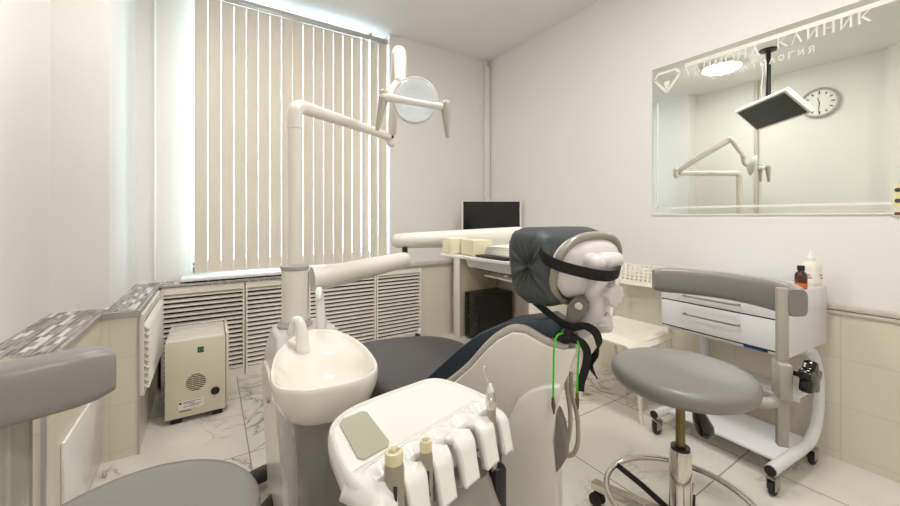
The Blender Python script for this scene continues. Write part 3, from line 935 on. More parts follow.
def suction(p, top, r, label, cap_m='cream'):
    t = thing('suction_handpiece', label, 'dental handpiece', (p[0], p[1], .40), 'suction handpieces in the console')
    tilt = Vector((.0, -.02, 0))
    P = lambda z: Vector((p[0], p[1], z)) + tilt * (top - z) * 1.5
    b = NB(); tube(b, [P(top - .018), P(top - .028), P(top - .09), P(top - .15), P(top - .20), P(.40)], [r * 1.02, r * 1.14, r * 1.16, r * 1.02, r * .9, r * .8], 20)
    h = obj('body', b, 'handpiece', t)
    b = NB(); tube(b, [P(top - .019), P(top - .014), P(top - .003), P(top), P(top), P(top - .006)], [r * 1.0, r * 1.05, r * 1.05, r * .97, r * .55, r * .5], 22); c = obj('cap', b, cap_m, t)
    b = NB(); cyl(b, P(top - .008), P(top - .0015), r * .52, r * .52, 16); obj('bore', b, 'brown', c)
    b = NB(); f = -ee * 0 + Vector((-.35, -.93, 0))
    q = P(top - .062) + f * r * 1.1
    box(b, q.x - .0025, q.x + .0025, q.y - .004, q.y + .004, q.z - .022, q.z + .016, .001); lathe(b, [(0, 0), (.006, 0), (.005, .005), (0, .006)], P(top - .085) + f * r * 1.04, f, 14); obj('slider', b, 'rubber', h)
suction((.250, .556), .711, .0145, 'thick grey suction handpiece with cream cap, leftmost in the console rests')
suction((.319, .574), .697, .0105, 'thinner grey suction handpiece with cream cap, second in the console rests')

t = thing('air_water_syringe', 'metal air water syringe with thin angled tip in the rightmost console rest', 'dental syringe', (.512, .640, .3))
P = lambda z: Vector((.505 - (z - .70) * .02, .622 + (z - .70) * .05, z))
b = NB(); tube(b, [P(.36), P(.50), P(.60), P(.66), P(.688)], [.0075, .0078, .0085, .0095, .0105], 16, 3); obj('handle', b, 'steel', t)
b = NB(); tube(b, [P(.686), P(.700), P(.712)], [.0115, .012, .009], 16, 0, True); ball(b, tuple(P(.702) + Vector((-.005, -.009, 0))), .005); obj('valve_head', b, 'chrome', t)
b = NB(); tube(b, [P(.710), P(.722), P(.730)], [.0085, .007, .004], 14, 0, True); obj('nozzle_nut', b, 'white', t)
b = NB(); tube(b, [P(.728), (.494, .626, .757), (.491, .626, .770)], .0016, 8, 0); ball(b, (.491, .626, .770), .003); obj('tip', b, 'chrome', t)

# ------------------------------------------------------------------ dental chair
aF = Vector((-.5, .866, 0))            # towards the feet
bS = Vector((.765, .644, 0))           # sweep of the shells across the chair
bF = Vector((.866, .5, 0))             # across, away from the camera
CH = Vector((.94, .93, 0))
CAM = Vector((0, 0, 1.09)); cA = math.radians(32.81)
def on_side(px, py, beta):
    """a point of the side profile: the sight line through it met with the upright plane bF.P = beta"""
    u = (px - 450) / 371.0; v = (217.5 - py) / 371.0
    d = Vector((math.sin(cA) + u * math.cos(cA), math.cos(cA) - u * math.sin(cA), v))
    return CAM + d * (beta / (d.x * bF.x + d.y * bF.y))
t = thing('dental_chair', 'reclined dental chair with navy backrest, grey seat and white shell', 'dental chair', (.80, 1.10, 0))
# shell: near-side outline swept across the chair
BN, BFAR = 1.03, 1.52
prof = [(430, 402), (440, 392), (455, 381), (470, 368), (485, 351), (497, 340), (512, 332), (525, 333), (537, 340), (548, 346), (564, 350), (577, 349), (570, 372), (563, 388), (557, 408), (553, 440), (520, 452), (470, 440)]
P3 = [on_side(x, y, BN) for x, y in prof]
cen = sum(P3, Vector((0, 0, 0))) / len(P3)
W = BFAR - BN
def shell_loft(P3, W, ins=.02, drop=0.0):
    cen = sum(P3, Vector((0, 0, 0))) / len(P3)
    rings = []
    for f, sc in ((0.0, 1 - ins * 2.2), (ins * .25, 1 - ins), (ins, 1 - ins * .25), (ins * 2, 1.0), (1 - ins * 2, 1.0), (1 - ins, 1 - ins * .25), (1 - ins * .25, 1 - ins), (1, 1 - ins * 2.2)):
        rings.append([cen + (p - cen) * sc + bS * W * f - Vector((0, 0, drop * f)) for p in P3])
    return rings
b = NB(); loft(b, shell_loft(P3, W, .02, .10)); obj('backrest_shell', b, 'shell', t)
for k, bt in ((0, BN), (1, BFAR)):
    b = NB()
    pp = [on_side(x, y, BN) + bS * (.02 if k == 0 else W - .02) + Vector((0, 0, .004 if k == 0 else -.094)) for x, y in prof[1:11]]
    tube(b, pp, .0125, 12, 4, True)
    obj('shell_rim', b, 'shell_rim', t)
# navy upholstery of the backrest
cush = [(405, 396), (425, 379), (440, 365), (460, 347), (480, 333), (505, 323), (530, 320), (556, 317), (566, 324), (560, 336), (545, 341), (525, 331), (512, 331), (497, 339), (485, 350), (470, 366), (455, 380), (440, 391), (425, 400)]
C3 = [on_side(x, y, BN + .03) for x, y in cush]
b = NB(); loft(b, shell_loft(C3, W - .06, .03, .085)); obj('backrest_cushion', b, 'navy', t)
# light blue under-cover edge at the top
b = NB(); box(b, -.05, .05, -.012, .012, -.006, .006, .003, 2, Matrix.Translation(on_side(556, 333, BN + .05)) @ Matrix.Rotation(math.radians(-60), 4, 'Z') @ Matrix.Rotation(math.radians(-18), 4, 'Y')); obj('cover_edge', b, mat('pale_blue', rgb(170, 186, 206), .4), t)
# lower cover panel and grey hinge flap
low = [(498, 560), (500, 470), (503, 440), (509, 418), (518, 401), (530, 391), (546, 386), (560, 386), (557, 408), (553, 440), (556, 475), (560, 520), (562, 560)]
L3 = [on_side(x, y, BN - .015) for x, y in low]
b = NB(); loft(b, shell_loft(L3, W * .75, .02)); obj('lower_cover', b, 'shell', t)
fl = [(556, 412), (559, 417), (563, 428), (566, 445), (566, 460), (561, 468), (556, 474), (554, 440)]
F3 = [on_side(x, y, BN - .01) for x, y in fl]
b = NB(); prism(b, F3, bF * .05); obj('hinge_flap', b, 'flap', t, smooth=False, bevel=.004)
# pedestal down to the floor
b = NB()
def drect(ca, cb, la, lb, z, r=.05, n=5):
    o_ = []
    for p in rrect(-la, la, -lb, lb, 0, r, n):
        q = aF * (p.x + ca) + bF * (p.y + cb); o_.append(Vector((q.x, q.y, z)))
    return o_
ac = aF.dot(Vector((.80, 1.15, 0)))
loft(b, [drect(ac, 1.27, .25, .20, 0), drect(ac, 1.27, .245, .195, .05), drect(ac, 1.27, .20, .17, .11), drect(ac, 1.27, .18, .16, .25), drect(ac, 1.27, .22, .18, .401)])
obj('pedestal', b, 'shell', t)
# seat and leg cushion
a0 = aF.dot(on_side(455, 380, 1.27)); 
b = NB()
so = [(.485, 1.12), (.482, 1.35), (.49, 1.56), (.53, 1.655), (.61, 1.69), (.75, 1.665), (.885, 1.615), (.965, 1.53), (.995, 1.40), (1.00, 1.2), (.93, 1.06), (.75, 1.0), (.56, 1.03)]
sd = smooth_path([Vector((x, y, 0)) for x, y in so] + [Vector((so[0][0], so[0][1], 0))], 4)[:-1]
sc_ = Vector((.74, 1.34, 0))
rings = [[Vector((sc_.x + (p.x - sc_.x) * k, sc_.y + (p.y - sc_.y) * k, z)) for p in sd] for k, z in ((.80, .40), (.95, .408), (.99, .43), (1, .46), (.99, .49), (.965, .506), (.92, .514), (.75, .519), (.4, .521))]
loft(b, rings); obj('seat_cushion', b, 'seat_grey', t, subsurf=1)

# headrest: navy block cushion, rim, white shell, mechanism, straps
hr = thing('headrest_dummy', '', '', (0, 0, 0)); bpy.data.objects.remove(hr)
hx0, hx1 = .775, 1.075
def hprof(sc, x, fold=0.0, dy=0):
    ring = []
    n = 72
    for i in range(n):
        an = 2 * PI * i / n; ca, sa = math.cos(an), math.sin(an)
        py = (abs(ca) ** .62) * (1 if ca > 0 else -1) * .085
        pz = (abs(sa) ** .62) * (1 if sa > 0 else -1) * .113
        f = 1 + fold * math.sin(an * 13 + 1.0)
        y = .790 + dy + (py * sc) * f + .14 * pz * sc
        z = .947 + (pz * sc) * f
        # the far lower side is drawn in towards the neck
        ring.append(Vector((x + fold * .05 * math.sin(an * 13 + 1.0), y, z)))
    return ring
b = NB()
loft(b, [hprof(.06, hx0 + .012), hprof(.2, hx0 + .006, .10), hprof(.45, hx0 - .002, .06), hprof(.70, hx0 - .004, .045), hprof(.88, hx0 + .003, .03), hprof(.97, hx0 + .018, .018), hprof(1.0, hx0 + .04, .008), hprof(1.01, .88), hprof(1.01, .99), hprof(1.0, hx1 - .04), hprof(.95, hx1 - .015), hprof(.8, hx1), hprof(.4, hx1 + .004)])
hc = obj('headrest', b, 'slate', t)
HC = Vector((.927, .708, .945))
# rim and shell in a plane leaning back
hU = Vector((1, 0, 0)); hW = Vector((0, -.26, .966)); hD = Vector((0, -.966, -.26))      # hD points to the back
def sgp(v, e): return (abs(v) ** e) * (1 if v > 0 else -1)
def hell(rx, rz, d, n=48, c=HC): return [c + hU * rx * sgp(math.cos(2 * PI * k / n), .8) + hW * rz * sgp(math.sin(2 * PI * k / n), .8) + hD * d for k in range(n)]
def sight(px, py, t):
    u = (px - 450) / 371.0; v = (217.5 - py) / 371.0
    return CAM + Vector((math.sin(cA) + u * math.cos(cA), math.cos(cA) - u * math.sin(cA), v)) * t
b = NB(); pp = hell(.141, .101, 0.014); tube(b, pp + [pp[0]], .0115, 12, 0, False, True); obj('headrest_rim', b, 'rim_olive', hc)
b = NB(); loft(b, [hell(.136, .096, -.01), hell(.134, .094, .010), hell(.127, .088, .026), hell(.105, .075, .042), hell(.08, .052, .052), hell(.03, .02, .056)]); obj('headrest_shell', b, 'mech', hc)
mc = HC + hD * .085
# upper roller, bracket, knobs
b = NB(); tube(b, [sight(586, 261, 1.04), sight(596, 264, 1.00)], [.028, .026], 20, 0, True); obj('tilt_roller', b, 'mech', hc)
b = NB(); tube(b, [sight(604, 262, 1.02), sight(615, 260, 1.05)], [.027, .024], 20, 0, True); obj('tilt_roller', b, 'mech', hc)
b = NB(); tube(b, [sight(592, 272, 1.07), sight(596, 290, 1.06), sight(592, 310, 1.07), sight(582, 328, 1.09)], [.040, .038, .035, .030], 20, 4, True); obj('headrest_bracket', b, 'mech', hc)
def knob(c, ax, r, d, m, name='knob', lobes=8):
    b = NB(); a = Vector(ax).normalized(); u = a.orthogonal().normalized(); w_ = a.cross(u); n = lobes * 6
    rings = []
    for sc, h in ((.6, 0), (.95, .06 * d), (1, .2 * d), (1, .75 * d), (.9, .95 * d), (.6, d)):
        rings.append([Vector(c) + a * h + (u * math.cos(2 * PI * i / n) + w_ * math.sin(2 * PI * i / n)) * r * sc * (1 + .06 * math.cos(lobes * 2 * PI * i / n)) for i in range(n)])
    loft(b, rings); return obj(name, b, m, hc)
knob(sight(604, 292, 1.055), (-.1, -.95, -.1), .031, .045, 'mech', 'lock_knob')
knob(sight(595, 323, 1.08), (.3, -.9, .25), .028, .045, 'mech', 'lock_knob', 12)
b = NB(); hp = [(566, 314), (568, 304), (574, 298), (583, 298), (588, 303), (588, 311), (584, 316), (578, 322), (568, 325), (565, 321)]
HP = [on_side(x, y, 1.075) for x, y in hp]
prism(b, HP, bF * .03); pl = obj('hinge_plate', b, 'flap', hc, smooth=False, bevel=.003)
b = NB(); lathe(b, [(0, 0), (.012, 0), (.011, .004), (.006, .006), (0, .005)], on_side(579, 306, 1.0745), -bF, 18); obj('bolt', b, 'chrome', pl)
b = NB(); tube(b, [on_side(578, 326, 1.15), on_side(570, 345, 1.18), on_side(560, 362, 1.2)], [.026, .024, .024], 14, 3); obj('headrest_bar', b, 'shell', t)
# straps
b = NB()
ribbon(b, [tuple(sight(540, 250, 1.02)), tuple(sight(546, 259, .995)), tuple(sight(560, 266, .975)), tuple(sight(578, 271, .965)), tuple(sight(596, 275, .955)), tuple(sight(610, 276, .965)), tuple(sight(618, 273, 1.00)), tuple(sight(620, 269, 1.06))], [(-.1, .1, 1), (0, -.1, 1), (0, -.2, 1), (0, -.25, 1)], .029, .004)
obj('upper_strap', b, 'strap', hc)
def sp_(px, py, bt): return tuple(on_side(px, py, bt))
b = NB()
ribbon(b, [sp_(534, 301, 1.08), sp_(546, 311, 1.065), sp_(558, 321, 1.06), sp_(572, 327, 1.06), sp_(585, 326, 1.06), sp_(595, 332, 1.07), sp_(599, 343, 1.08), sp_(596, 354, 1.08), sp_(590, 363, 1.08), sp_(593, 372, 1.08), sp_(597, 378, 1.08)], [(-.1, .2, 1), (-.2, 0, 1), (-.3, -.2, .8), (.5, -.1, .7), (.2, .9, .1), (.5, .7, .1)], .022, .004)
obj('lower_strap', b, 'strap', hc)
b = NB()
ribbon(b, [sp_(572, 338, 1.06), sp_(582, 343, 1.06), sp_(587, 352, 1.06), sp_(586, 366, 1.06), sp_(581, 382, 1.06), sp_(580, 391, 1.06)], [(.2, -.3, .8), (.6, -.6, .3), (.7, -.7, .1), (.7, -.7, 0)], .021, .004)
obj('strap_tail', b, 'strap', hc)
b = NB(); c0 = on_side(566, 338, 1.05)
for dx, dz, r in ((0, 0, .022), (-.018, .006, .018), (.02, -.002, .018), (.006, .016, .016)): ball(b, tuple(c0 + Vector((dx, dx * -.5, dz))), r, 1, .7, .7, 8)
obj('strap_buckle', b, 'strap', hc)
# hoses of the delivery unit hanging at the back of the chair
b = NB(); tube(b, [sp_(565, 372, 1.13), sp_(567, 390, 1.13), sp_(570, 410, 1.13), sp_(570, 430, 1.13), sp_(566, 446, 1.13), sp_(560, 450, 1.13)], .0065, 10, 5); obj('hose', b, 'hose', t)
b = NB(); tube(b, [sp_(571, 372, 1.16), sp_(572, 395, 1.16), sp_(577, 415, 1.16), sp_(578, 440, 1.16), sp_(574, 453, 1.16), sp_(567, 456, 1.16)], .0065, 10, 5); obj('hose', b, 'hose', t)

# bib cord with clips
t = thing('bib_cord', 'bright green bib cord with metal clips hanging from the headrest buckle', 'bib cord', tuple(on_side(566, 345, 1.0)))
b = NB(); tube(b, [sp_(553, 398, 1.00), sp_(553.5, 375, 1.00), sp_(554, 350, 1.0), sp_(556, 338, 1.005), sp_(560, 334, 1.03), sp_(568, 334, 1.06), sp_(575, 338, 1.06), sp_(579, 347, 1.055), sp_(578, 365, 1.055), sp_(577, 393, 1.055)], .0026, 8, 5); obj('cord', b, 'green_cord', t)
for px, py, bt in ((553, 398, 1.00), (577, 393, 1.055)):
    b = NB(); p0 = on_side(px, py, bt); p1 = on_side(px + 1, py + 16, bt)
    tube(b, [p0 + Vector((0, 0, .002)), p0.lerp(p1, .3), p0.lerp(p1, .4), p1], [.004, .005, .006, .002], 10); obj('clip', b, 'brass', t)

# ------------------------------------------------------------------ stools
def make_stool(label, seat_z, pad_r, pad_a0, pad_a1, pad_z, pad_h, bar_a, bar_r, bar_z0, base_rot, ring_z=.195, seat_r=.2, lever=None, pad_c=(0, 0)):
    t = thing('stool', label, 'stool', (0, 0, 0), None)
    b = NB(); R0 = seat_r
    lathe(b, [(0, -.055), (R0 * .80, -.058), (R0 * .93, -.052), (R0 * .985, -.038), (R0, -.024), (R0 * .99, -.012), (R0 * .95, -.003), (R0 * .86, .0), (R0 * .5, -.004), (R0 * .15, -.005), (0, -.005)], (0, 0, seat_z), n=56); obj('seat', b, 'stool_grey', t)
    b = NB(); lathe(b, [(0, 0), (.09, 0), (.09, .012), (0, .012)], (0, 0, seat_z - .072), n=28); obj('seat_plate', b, 'black', t)
    b = NB(); cyl(b, (0, 0, .34), (0, 0, seat_z - .07), .0135, n=20); obj('gas_piston', b, 'brass', t)
    b = NB(); lathe(b, [(0, 0), (.0315, 0), (.031, .255), (.028, .267), (0, .267)], (0, 0, .095), n=28); c = obj('column', b, 'chrome', t)
    b = NB(); lathe(b, [(.0, 0), (.027, 0), (.027, .008), (.0, .008)], (0, 0, .3615), n=24); obj('column_bush', b, 'black', c)
    b = NB(); pr = [(.215 * math.cos(2 * PI * k / 56), .215 * math.sin(2 * PI * k / 56), ring_z) for k in range(57)]
    tube(b, pr, .0095, 10, 0, False, True); fr = obj('foot_ring', b, 'chrome', t)
    for k in range(5):
        a = base_rot + k * 2 * PI / 5; d = Vector((math.cos(a), math.sin(a), 0)); q = Vector((-d.y, d.x, 0))
        b = NB(); tube(b, [d * .214 + Vector((0, 0, ring_z)), d * .12 + Vector((0, 0, ring_z - .02)), d * .025 + Vector((0, 0, ring_z - .05))], .0095, 8); obj('ring_spoke', b, 'black', t)
        b = NB(); prism(b, [d * .02 + q * .022 + Vector((0, 0, .14)), d * .02 - q * .022 + Vector((0, 0, .14)), d * .31 - q * .015 + Vector((0, 0, .085)), d * .31 + q * .015 + Vector((0, 0, .085))], (0, 0, -.03)); obj('base_arm', b, 'chrome', t, smooth=False, bevel=.004)
        b = NB(); p = d * .292; cyl(b, p + Vector((0, 0, .04)), p + Vector((0, 0, .062)), .01)
        for s in (-1, 1): cyl(b, p + q * s * .006 + Vector((0, 0, .024)), p + q * s * .02 + Vector((0, 0, .024)), .024, n=18, bev=.003)
        obj('caster', b, 'rubber', t)
    b = NB(); lathe(b, [(0, 0), (.05, 0), (.045, .05), (.03, .06), (0, .06)], (0, 0, .09), n=24); obj('hub', b, 'black', t)
    # padded arm rest on an upright bar
    b = NB(); nseg = 20; rings = []
    for i in range(nseg + 1):
        f = i / nseg; a = pad_a0 + (pad_a1 - pad_a0) * f
        endf = min(1, (1 - abs(2 * f - 1)) * nseg / 2 / 1.6)
        sc = .80 + .20 * math.sqrt(max(0, min(1, endf)))
        rad = Vector((math.cos(a), math.sin(a), 0)); ctr = rad * pad_r + Vector((pad_c[0], pad_c[1], pad_z))
        ring = []
        for k in range(20):
            an = 2 * PI * k / 20; ca, sa = math.cos(an), math.sin(an)
            ring.append(ctr + rad * ((abs(ca) ** .5) * (1 if ca > 0 else -1) * .026 * sc) + Vector((0, 0, (abs(sa) ** .5) * (1 if sa > 0 else -1) * pad_h / 2 * sc)))
        rings.append(ring)
    loft(b, rings); obj('arm_pad', b, 'stool_grey', t)
    rad = Vector((math.cos(bar_a), math.sin(bar_a), 0)); tan = Vector((-rad.y, rad.x, 0))
    M = Matrix((rad, tan, Vector((0, 0, 1)))).transposed().to_4x4()
    b = NB(); box(b, bar_r - .013, bar_r + .014, -.010, .010, bar_z0, pad_z + pad_h * .40, .003, 2, M); obj('upright_bar', b, 'bar_grey', t)
    b = NB(); box(b, bar_r - .016, bar_r + .016, -.030, .030, seat_z - .045, seat_z + .055, .005, 2, M)
    tube(b, [rad * .06 + Vector((0, 0, seat_z - .066)), rad * (bar_r - .05) + Vector((0, 0, seat_z - .072)), rad * (bar_r - .01) + Vector((0, 0, seat_z - .06)), rad * bar_r + Vector((0, 0, seat_z - .03))], .016, 12, 4)
    obj('bar_bracket', b, 'bar_grey', t)
    # star knob that clamps the bar
    a = (tan * -.62 + rad * .78).normalized()
    c = rad * (bar_r + .010) + Vector((0, 0, seat_z + .030))
    b = NB(); cyl(b, c, c + a * .05, .007, n=14)
    u = a.orthogonal().normalized(); w_ = a.cross(u); n = 60; rings = []
    for sc, h in ((.5, .034), (.95, .038), (1, .044), (1, .058), (.92, .065), (.5, .067)):
        rings.append([c + a * h + (u * math.cos(2 * PI * i / n) + w_ * math.sin(2 * PI * i / n)) * .039 * sc * (1 + .20 * math.cos(5 * 2 * PI * i / n)) for i in range(n)])
    loft(b, rings); obj('clamp_knob', b, 'black_gloss', t)
    if lever:
        p0 = Vector((lever[0] * .3, lever[1] * .3, seat_z - .075)); p1 = Vector(lever)
        b = NB(); tube(b, [p0, p0.lerp(p1, .35) + Vector((0, 0, .005)), p0.lerp(p1, .6), p0.lerp(p1, .85), p1], [.006, .008, .022, .030, .020], 14, 4, True); obj('height_lever', b, 'black_gloss', t)
    return t
st = make_stool('grey padded stool with curved arm pad and chrome foot ring before the drawer cart', .618, .285, math.radians(-58), math.radians(43.5), .849, .094, math.radians(-55), .253, .43, math.radians(20), lever=(.165, -.005, .355))
st.location = (1.243, .589, 0)
st2 = make_stool('grey padded stool in the near left corner, only seat and arm pad in frame', .548, .40, math.radians(-111), math.radians(-63.5), .893, .067, math.radians(-113), .215, .43, math.radians(40), pad_c=(-.174, .161))
st2.location = (-.115, .845, 0)

# ------------------------------------------------------------------ white chair by the right wall
t = thing('plastic_chair', 'white plastic chair with perforated back by the right wall', 'chair', (2.0, 1.28, 0))
b = NB()
# perforated sheets: a grid with the hole cells left out, given thickness
def sheet(bm, f, nu, nv, hole, th, k=.5):
    grid = {}
    def pos(i, n):
        w_ = [k if q % 2 else 1.0 for q in range(n)]
        return sum(w_[:i]) / sum(w_)
    def vert(i, j):
        if (i, j) not in grid:
            grid[(i, j)] = bm.verts.new(f(pos(i, nu), pos(j, nv)))
        return grid[(i, j)]
    for i in range(nu):
        for j in range(nv):
            if hole(i, j): continue
            bm.faces.new((vert(i, j), vert(i + 1, j), vert(i + 1, j + 1), vert(i, j + 1)))
def back_f(u, v):
    y = 1.075 + .41 * u
    bulge = .035 * (1 - (2 * u - 1) ** 2)
    zz = .655 + .135 * v
    corner = .02 * (abs(2 * u - 1) ** 6)
    return Vector((2.255 + bulge + .03 * v, y, zz - corner * (v - .5) * 2))
sheet(b, back_f, 29, 13, lambda i, j: i % 2 == 1 and j % 2 == 1 and 1 < i < 28 and 2 < j < 12, .008, 1.0)
bk = obj('back', b, 'plastic_white', t, smooth=False)
s = bk.modifiers.new('thick', 'SOLIDIFY'); s.thickness = .008; s.offset = 0
b = NB()
def seat_f(u, v):
    x = 1.785 + .43 * u; y = 1.065 + .43 * v
    z = .448 - .012 * math.sin(PI * u) - .035 * max(0, .16 - u) / .16 * .6
    z += -.030 * max(0, abs(2 * v - 1) - .82) / .18
    w_ = 1 - .06 * u
    yc = 1.28 + (y - 1.28) * w_
    return Vector((x, yc, z))
sheet(b, seat_f, 31, 31, lambda i, j: i % 2 == 1 and j % 2 == 1 and 6 < i < 26 and 5 < j < 26, .01, .45)
se = obj('seat', b, 'plastic_white', t, smooth=False)
s = se.modifiers.new('thick', 'SOLIDIFY'); s.thickness = .012; s.offset = 0
for y in (1.10, 1.46):
    dy = -.01 if y < 1.2 else .01
    b = NB(); tube(b, [(1.90, y + dy, 0), (1.885, y, .25), (1.87, y, .435)], [.010, .012, .013], 12, 2); obj('leg', b, 'plastic_white', t)
    b = NB(); tube(b, [(2.30, y + dy, 0), (2.24, y, .22), (2.185, y, .42), (2.20, y, .50), (2.258, y, .66), (2.275, y, .76)], [.010, .011, .012, .012, .012, .010], 12, 4); obj('leg', b, 'plastic_white', t)
for y in (1.10, 1.46):
    b = NB(); tube(b, [(1.87, y, .428), (2.19, y, .425)], .011, 10); obj('seat_rail', b, 'plastic_white', t)

# ------------------------------------------------------------------ drawer cart
t = thing('drawer_cart', 'white two drawer instrument cart on casters against the right wall', 'cart', (2.12, .76, 0))
b = NB(); box(b, 1.962, 2.355, .492, 1.012, .528, .785, .006); obj('cabinet', b, 'cart', t)
for z0, z1, hz in ((.678, .772, .712), (.548, .672, .624)):
    b = NB(); box(b, 1.948, 1.9615, .506, .998, z0, z1, .003); dr = obj('drawer', b, 'cart', t)
    b = NB(); tube(b, [(1.948, .655, hz), (1.925, .655, hz), (1.922, .66, hz), (1.922, .875, hz), (1.925, .88, hz), (1.948, .88, hz)], .0042, 8); obj('handle', b, 'steel', dr)
b = NB(); box(b, 1.9595, 1.9618, .500, 1.004, .540, .780); obj('drawer_gap', b, 'black', t, smooth=False)
b = NB(); box(b, 1.9600, 1.9616, .56, .645, .5305, .5395); bs = obj('blue_label', b, 'blue', t, smooth=False)
for y in (.515, .985):
    b = NB(); tube(b, [(2.15, y, .526), (2.22, y, .515), (2.29, y, .46), (2.328, y, .37), (2.332, y, .27), (2.305, y, .165), (2.24, y, .112), (2.15, y, .103), (2.0, y, .103), (1.865, y, .103)], .0215, 18, 5); fr = obj('side_frame', b, 'cart_tube', t)
    b = NB(); cyl(b, (1.858, y, .103), (1.867, y, .103), .019, n=18); obj('end_cap', b, 'black', fr)
b = NB(); box(b, 1.96, 2.26, .530, .970, .095, .108, .003); obj('bottom_shelf', b, 'cart', t)
b = NB(); box(b, 2.18, 2.305, .530, .970, .300, .312, .003); box(b, 2.178, 2.184, .530, .970, .285, .300); obj('narrow_shelf', b, 'cart', t)
for x in (1.885, 2.265):
    for y in (.515, .985):
        b = NB(); p = Vector((x, y, 0)); 
        cyl(b, p + Vector((.004, -.009, .03)), p + Vector((.004, .009, .03)), .03, n=22, bev=.004); cs = obj('caster', b, 'rubber', t)
        b = NB()
        for s in (-1, 1): box(b, x - .018, x + .022, y + s * .014 - .002, y + s * .014 + .002, .025, .070, .001)
        box(b, x - .018, x + .022, y - .016, y + .016, .066, .074, .001); cyl(b, (x + .004, y, .072), (x + .004, y, .086), .012); cyl(b, (x + .004, y - .018, .03), (x + .004, y + .018, .03), .006)
        obj('fork', b, 'steel', cs)

t.location = (2.106, .765, 0); t.rotation_euler = (0, 0, math.radians(-4))
# bottles on the cart
t = thing('amber_bottle', 'small amber glass bottle with black cap on the drawer cart', 'bottle', (2.12, .520, .785))
c = (2.12, .520, .785)
b = NB(); lathe(b, [(0, 0), (.0195, 0), (.021, .004), (.021, .026)], c, n=28); obj('orange_base', b, 'orange', t)
b = NB(); lathe(b, [(.0205, .0262), (.0212, .028), (.0212, .058), (.018, .068), (.011, .074), (.010, .080), (0, .080)], c, n=28); obj('glass_body', b, 'amber', t)
b = NB(); lathe(b, [(0, .079), (.0128, .079), (.0130, .097), (.011, .100), (0, .100)], c, n=24); obj('cap', b, 'black_gloss', t)
t = thing('white_bottle', 'white plastic bottle with conical nozzle on the drawer cart, behind amber bottle', 'bottle', (2.28, .528, .785))
c = (2.28, .528, .785)
b = NB(); lathe(b, [(0, 0), (.036, 0), (.039, .005), (.039, .080), (.034, .096), (.022, .106), (.018, .110), (0, .110)], c, n=32); obj('body', b, mat('milky', rgb(236, 230, 214), .35), t)
b = NB(); lathe(b, [(0, .109), (.019, .109), (.019, .124), (.010, .132), (.006, .155), (0, .156)], c, n=24); obj('nozzle_cap', b, 'white', t)
b = NB()
n = 12
rings = [[Vector((c[0] + .0395 * math.cos(a), c[1] + .0395 * math.sin(a), z)) for a in [PI * (.92 + .62 * k / n) for k in range(n + 1)]] for z in (.800, .850)]
loft(b, rings, closed=False); lb = obj('label', b, 'paper', t)
b = NB()
for a, z, m in ((1.02, .833, 0), (1.06, .822, 0), (1.40, .835, 0), (1.42, .822, 0)):
    p = Vector((c[0] + .0402 * math.cos(PI * a), c[1] + .0402 * math.sin(PI * a), z)); q = Vector((-math.sin(PI * a), math.cos(PI * a), 0))
    prism(b, [p - q * .008 + Vector((0, 0, .004)), p + q * .008 + Vector((0, 0, .004)), p + q * .008 - Vector((0, 0, .004)), p - q * .008 - Vector((0, 0, .004))], Vector((math.cos(PI * a), math.sin(PI * a), 0)) * .0006)
obj('label_print', b, 'pink', lb, smooth=False)

# ------------------------------------------------------------------ desk in the corner
t = thing('corner_desk', 'white computer desk in the far corner along the right wall', 'desk', (2.12, 2.5, 0))
b = NB()
prism(b, [(1.89, 2.93, .722), (1.905, 2.40, .722), (1.93, 2.08, .722), (2.0, 1.93, .722), (2.355, 1.93, .722), (2.355, 2.93, .722)], (0, 0, .022)); obj('top', b, 'desk', t, smooth=False, bevel=.003)
b = NB(); box(b, 1.90, 2.35, 2.80, 2.845, 0.0, .72, .004); obj('end_panel', b, 'desk_olive', t)
b = NB(); box(b, 1.885, 1.899, 2.775, 2.865, 0.0, .72, .003); obj('end_post', b, 'desk', t)
b = NB(); box(b, 1.95, 2.35, 1.95, 1.97, 0.0, .72, .004); obj('end_panel', b, 'desk', t)
b = NB(); box(b, 2.05, 2.33, 1.985, 2.62, .565, .580, .003); 
for y in (2.105, 2.60): box(b, 2.19, 2.20, y, y + .01, .58, .722)
obj('keyboard_shelf', b, 'desk', t)
b = NB(); prism(b, [(1.99, 2.10, .66), (1.97, 2.35, .66), (2.3, 2.40, .66), (2.3, 2.10, .66)], (0, 0, .06)); obj('drawer_box', b, 'desk', t, smooth=False, bevel=.004)

t = thing('computer_tower', 'black computer tower standing on the floor under the corner desk', 'computer', (2.13, 2.66, 0))
b = NB(); box(b, 1.955, 2.33, 2.56, 2.775, .012, .415, .006); obj('case', b, 'black', t)
b = NB(); box(b, 1.945, 1.954, 2.565, 2.770, .014, .413, .003)
for k in range(3): box(b, 1.942, 1.9455, 2.585, 2.75, .34 - k * .05, .375 - k * .05, .001)
fp = obj('front_panel', b, 'black_gloss', t)
b = NB(); lathe(b, [(0, 0), (.006, 0), (.005, .003), (0, .003)], (1.9448, 2.70, .21), (-1, 0, 0), 12); obj('power_button', b, 'steel', fp)
for x in (1.98, 2.30):
    for y in (2.585, 2.75):
        b = NB(); cyl(b, (x, y, 0), (x, y, .0125), .012, n=12); obj('foot', b, 'rubber', t)

